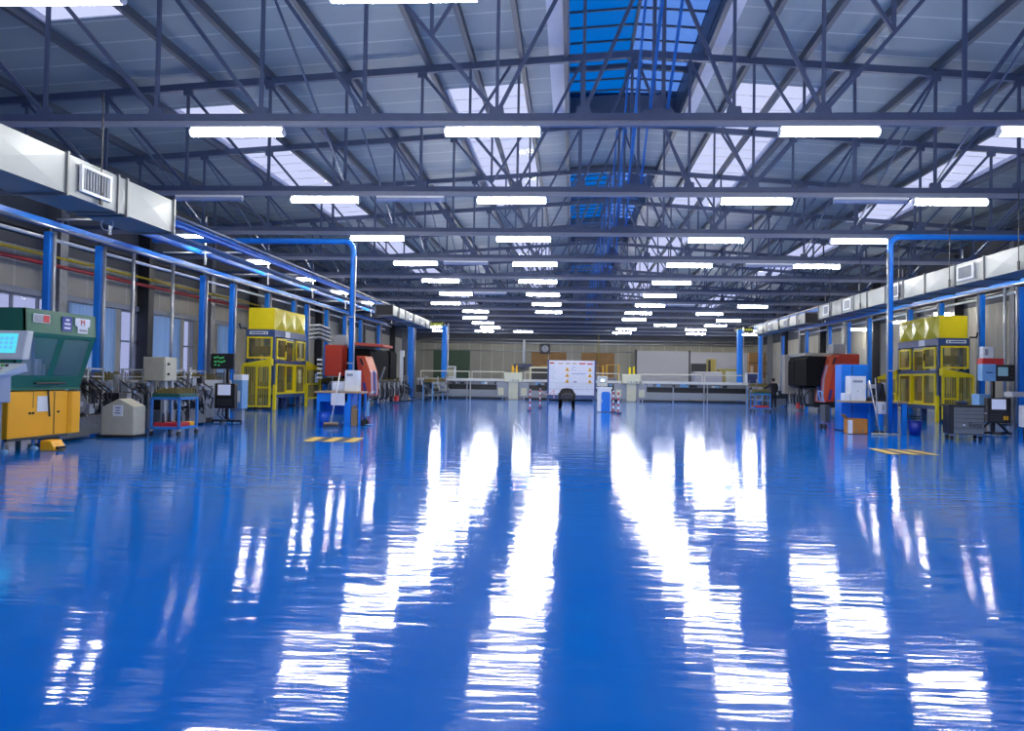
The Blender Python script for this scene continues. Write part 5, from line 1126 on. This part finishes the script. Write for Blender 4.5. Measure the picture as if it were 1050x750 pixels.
MB().frame(-9.75, -8.85, 1.5, 2.4, 52, .1, .4).build('frame', WHITE, t); MB().box(-9.7, -8.9, 52.2, 52.22, 1.5, 2.4).build('back', CREAM, t); MB().box(-9.6, -9.5, 51.9, 52.1, 0, 1.5).box(-9.1, -9.0, 51.9, 52.1, 0, 1.5).build('stand', GREY, t)

# ------------------------------------------------------------------ person in black, standing at the trolley, seen from behind
def skin_obj(name, verts, edges, m, parent, root=0, sub=2):
    me = bpy.data.meshes.new(name); me.from_pydata([v[:3] for v in verts], edges, [])
    o = bpy.data.objects.new(name, me); C.objects.link(o); o.parent = parent; me.materials.append(m)
    md = o.modifiers.new('skin', 'SKIN'); md.use_smooth_shade = True
    if not me.skin_vertices: 
        bpy.context.view_layer.objects.active = o
    for i, v in enumerate(verts):
        r = v[3]; r = r if isinstance(r, tuple) else (r, r)
        me.skin_vertices[0].data[i].radius = r
        me.skin_vertices[0].data[i].use_root = (i == root)
    s_ = o.modifiers.new('sub', 'SUBSURF'); s_.levels = sub; s_.render_levels = sub
    return o
pr = thing('person', 'person in black clothes seen from behind, standing at the blue trolley and reaching left', 'person', (11.2, 38.4, 0))
# local: x right, y away
V = [(0,0,.95,(.15,.11)), (0,.01,1.15,(.14,.1)), (0,.02,1.35,(.17,.11)), (0,.01,1.46,(.09,.08)), (0,.01,1.52,(.055,.06)), (0,.03,1.6,(.075,.09)), (0,.03,1.68,(.075,.092)), (0,.02,1.73,(.05,.06)),
     (-.17,.02,1.42,.06), (-.3,.12,1.25,.046), (-.42,.32,1.14,.036), (-.46,.4,1.12,.03),
     (.18,.02,1.42,.06), (.24,.02,1.15,.046), (.2,.2,.98,.036), (.18,.27,.97,.03),
     (-.09,0,.88,.095), (-.1,.0,.5,.06), (-.1,-.03,.1,.042), (-.1,.12,.05,.035),
     (.1,0,.88,.095), (.11,.02,.5,.06), (.12,-.02,.1,.042), (.13,.12,.05,.035)]
Ed = [(0,1),(1,2),(2,3),(3,4),(4,5),(5,6),(6,7),(2,8),(8,9),(9,10),(10,11),(2,12),(12,13),(13,14),(14,15),(0,16),(16,17),(17,18),(18,19),(0,20),(20,21),(21,22),(22,23)]
me0 = bpy.data.meshes.new('probe')
def body():
    vs, es = list(V), list(Ed)
    for base, d in ((11, Vector((-.05,.1,-.01))), (15, Vector((-.02,.1,-.01)))):
        p = Vector(vs[base][:3])
        for k, (o_, l) in enumerate((((-.026,0,0), .07), ((-.009,.005,0), .08), ((.009,.004,0), .075), ((.026,-.002,0), .06))):
            a = p + Vector(o_) + d*.35; b3 = p + Vector(o_) + d*.35 + d.normalized()*l + Vector((0,0,-.015)); i = len(vs)
            vs += [(*a, .012), (*b3, .009)]; es += [(base, i), (i, i+1)]
        th = p + Vector((.04 if base == 11 else -.04, .03, -.01)); i = len(vs); vs += [(*th, .012)]; es += [(base, i)]
    return vs, es
vs, es = body()
try:
    def mk(name, vs, es, m, par, root=0):
        me = bpy.data.meshes.new(name); me.from_pydata([v[:3] for v in vs], es, [])
        o = bpy.data.objects.new(name, me); C.objects.link(o); me.materials.append(m); o.parent = par
        o.modifiers.new('skin', 'SKIN')
        if len(me.skin_vertices) == 0:
            bpy.context.view_layer.update()
        for i, v in enumerate(vs):
            r = v[3]; r = r if isinstance(r, tuple) else (r, r)
            d = me.skin_vertices[0].data[i]; d.radius = r; d.use_root = (i == root)
        s_ = o.modifiers.new('sub', 'SUBSURF'); s_.levels = 2; s_.render_levels = 2
        for md in o.modifiers:
            if md.type == 'SKIN': md.use_smooth_shade = True
        return o
    bd_ = mk('body', vs, es, SKIN, pr)
    sel = [0,1,2,3,8,9,10,12,13,14]; f = {i: j for j, i in enumerate(sel)}
    g = lambda r: tuple(q+.014 for q in (r if isinstance(r, tuple) else (r, r)))
    jv = [(*V[i][:3], g(V[i][3])) for i in sel] + [(0, 0, .8, (.175, .135))]
    jv[0] = (0, 0, .95, (.175, .135)); jv[1] = (*jv[1][:3], (.165, .125))
    mk('jacket', jv, [(f[a], f[c]) for a, c in Ed if a in f and c in f] + [(0, len(sel))], CLOTH, pr)
    sel = [0,16,17,18,20,21,22]; f = {i: j for j, i in enumerate(sel)}
    tv = [(*V[i][:3], g(V[i][3])) for i in sel] + [(0, .01, 1.08, (.15, .115))]
    mk('trousers', tv, [(f[a], f[c]) for a, c in Ed if a in f and c in f] + [(0, len(sel))], CLOTH, pr)
    for s_ in (-1, 1):
        MB().sphere((s_*.08, .03, 1.63), .022, .4, .8, 1.3).build('ear', SKIN, pr, smooth=True, local=True)
        MB().sphere((s_*.03, .113, 1.645), .012, 1.2, .6, .7).build('eye', PAPER, pr, smooth=True, local=True)
        MB().sphere((s_*.03, .119, 1.645), .006).build('pupil', BLACK, pr, smooth=True, local=True)
    MB().sphere((0, .128, 1.615), .016, .7, 1, 1.3).build('nose', SKIN, pr, smooth=True, local=True)
    MB().sphere((0, .112, 1.575), .02, 1.3, .5, .35).build('mouth', mat('lips', (.4, .18, .15), .5), pr, smooth=True, local=True)
    for s_ in (-1, 1): MB().sphere((s_*.11, .05, .045), .06, .85, 2.2, .75).build('shoe', BLACK, pr, smooth=True, local=True)
    MB().sphere((0, .0, 1.67), .105, .9, 1.0, 1.0).build('hair', HAIR, pr, smooth=True, local=True)
except Exception as e:
    print('PERSON', e)
    raise

# ------------------------------------------------------------------ world: dusk sky seen through skylights and windows
w = bpy.data.worlds.new('dusk_sky'); bpy.context.scene.world = w; w.use_nodes = True
wn_ = w.node_tree; bg = wn_.nodes['Background']
tc = wn_.nodes.new('ShaderNodeTexCoord'); sp = wn_.nodes.new('ShaderNodeSeparateXYZ'); rp_ = wn_.nodes.new('ShaderNodeValToRGB')
wn_.links.new(tc.outputs['Generated'], sp.inputs[0]); wn_.links.new(sp.outputs['Z'], rp_.inputs[0]); wn_.links.new(rp_.outputs[0], bg.inputs['Color'])
rp_.color_ramp.elements[0].color = (.62, .66, .95, 1); rp_.color_ramp.elements[1].color = (.72, .76, 1.0, 1)
bg.inputs['Strength'].default_value = 1.05

# ------------------------------------------------------------------ camera
yaw, pitch, roll, F = .0454, .0201, .0158, 700.
cy, sy, cp, sp2, cr, sr = math.cos(yaw), math.sin(yaw), math.cos(pitch), math.sin(pitch), math.cos(roll), math.sin(roll)
fwd = Vector((-sy, cy, 0)); rt = Vector((cy, sy, 0)); up = Vector((0,0,1))
f2 = cp*fwd + sp2*up; u2 = -sp2*fwd + cp*up
r3 = cr*rt + sr*u2; u3 = -sr*rt + cr*u2
cam = bpy.data.cameras.new('camera'); co = bpy.data.objects.new('camera', cam); C.objects.link(co)
M = Matrix((r3, u3, -f2)).transposed().to_4x4(); M.translation = Vector((0, 0, 1.5)); co.matrix_world = M
cam.sensor_width = 36; cam.lens = 36*F/1050; cam.shift_x = -29/1050; cam.clip_end = 300; cam.clip_start = .05
sc_ = bpy.context.scene; sc_.camera = co
sc_.view_settings.view_transform = 'Standard'; sc_.view_settings.look = 'None'; sc_.view_settings.gamma = 1; sc_.view_settings.use_curve_mapping = False
sc_.view_settings.exposure = 0.0
sc_.cycles.use_denoising = True
sc_.cycles.max_bounces = 8; sc_.cycles.transparent_max_bounces = 16; sc_.cycles.caustics_reflective = False
sc_.cycles.sample_clamp_indirect = 4.
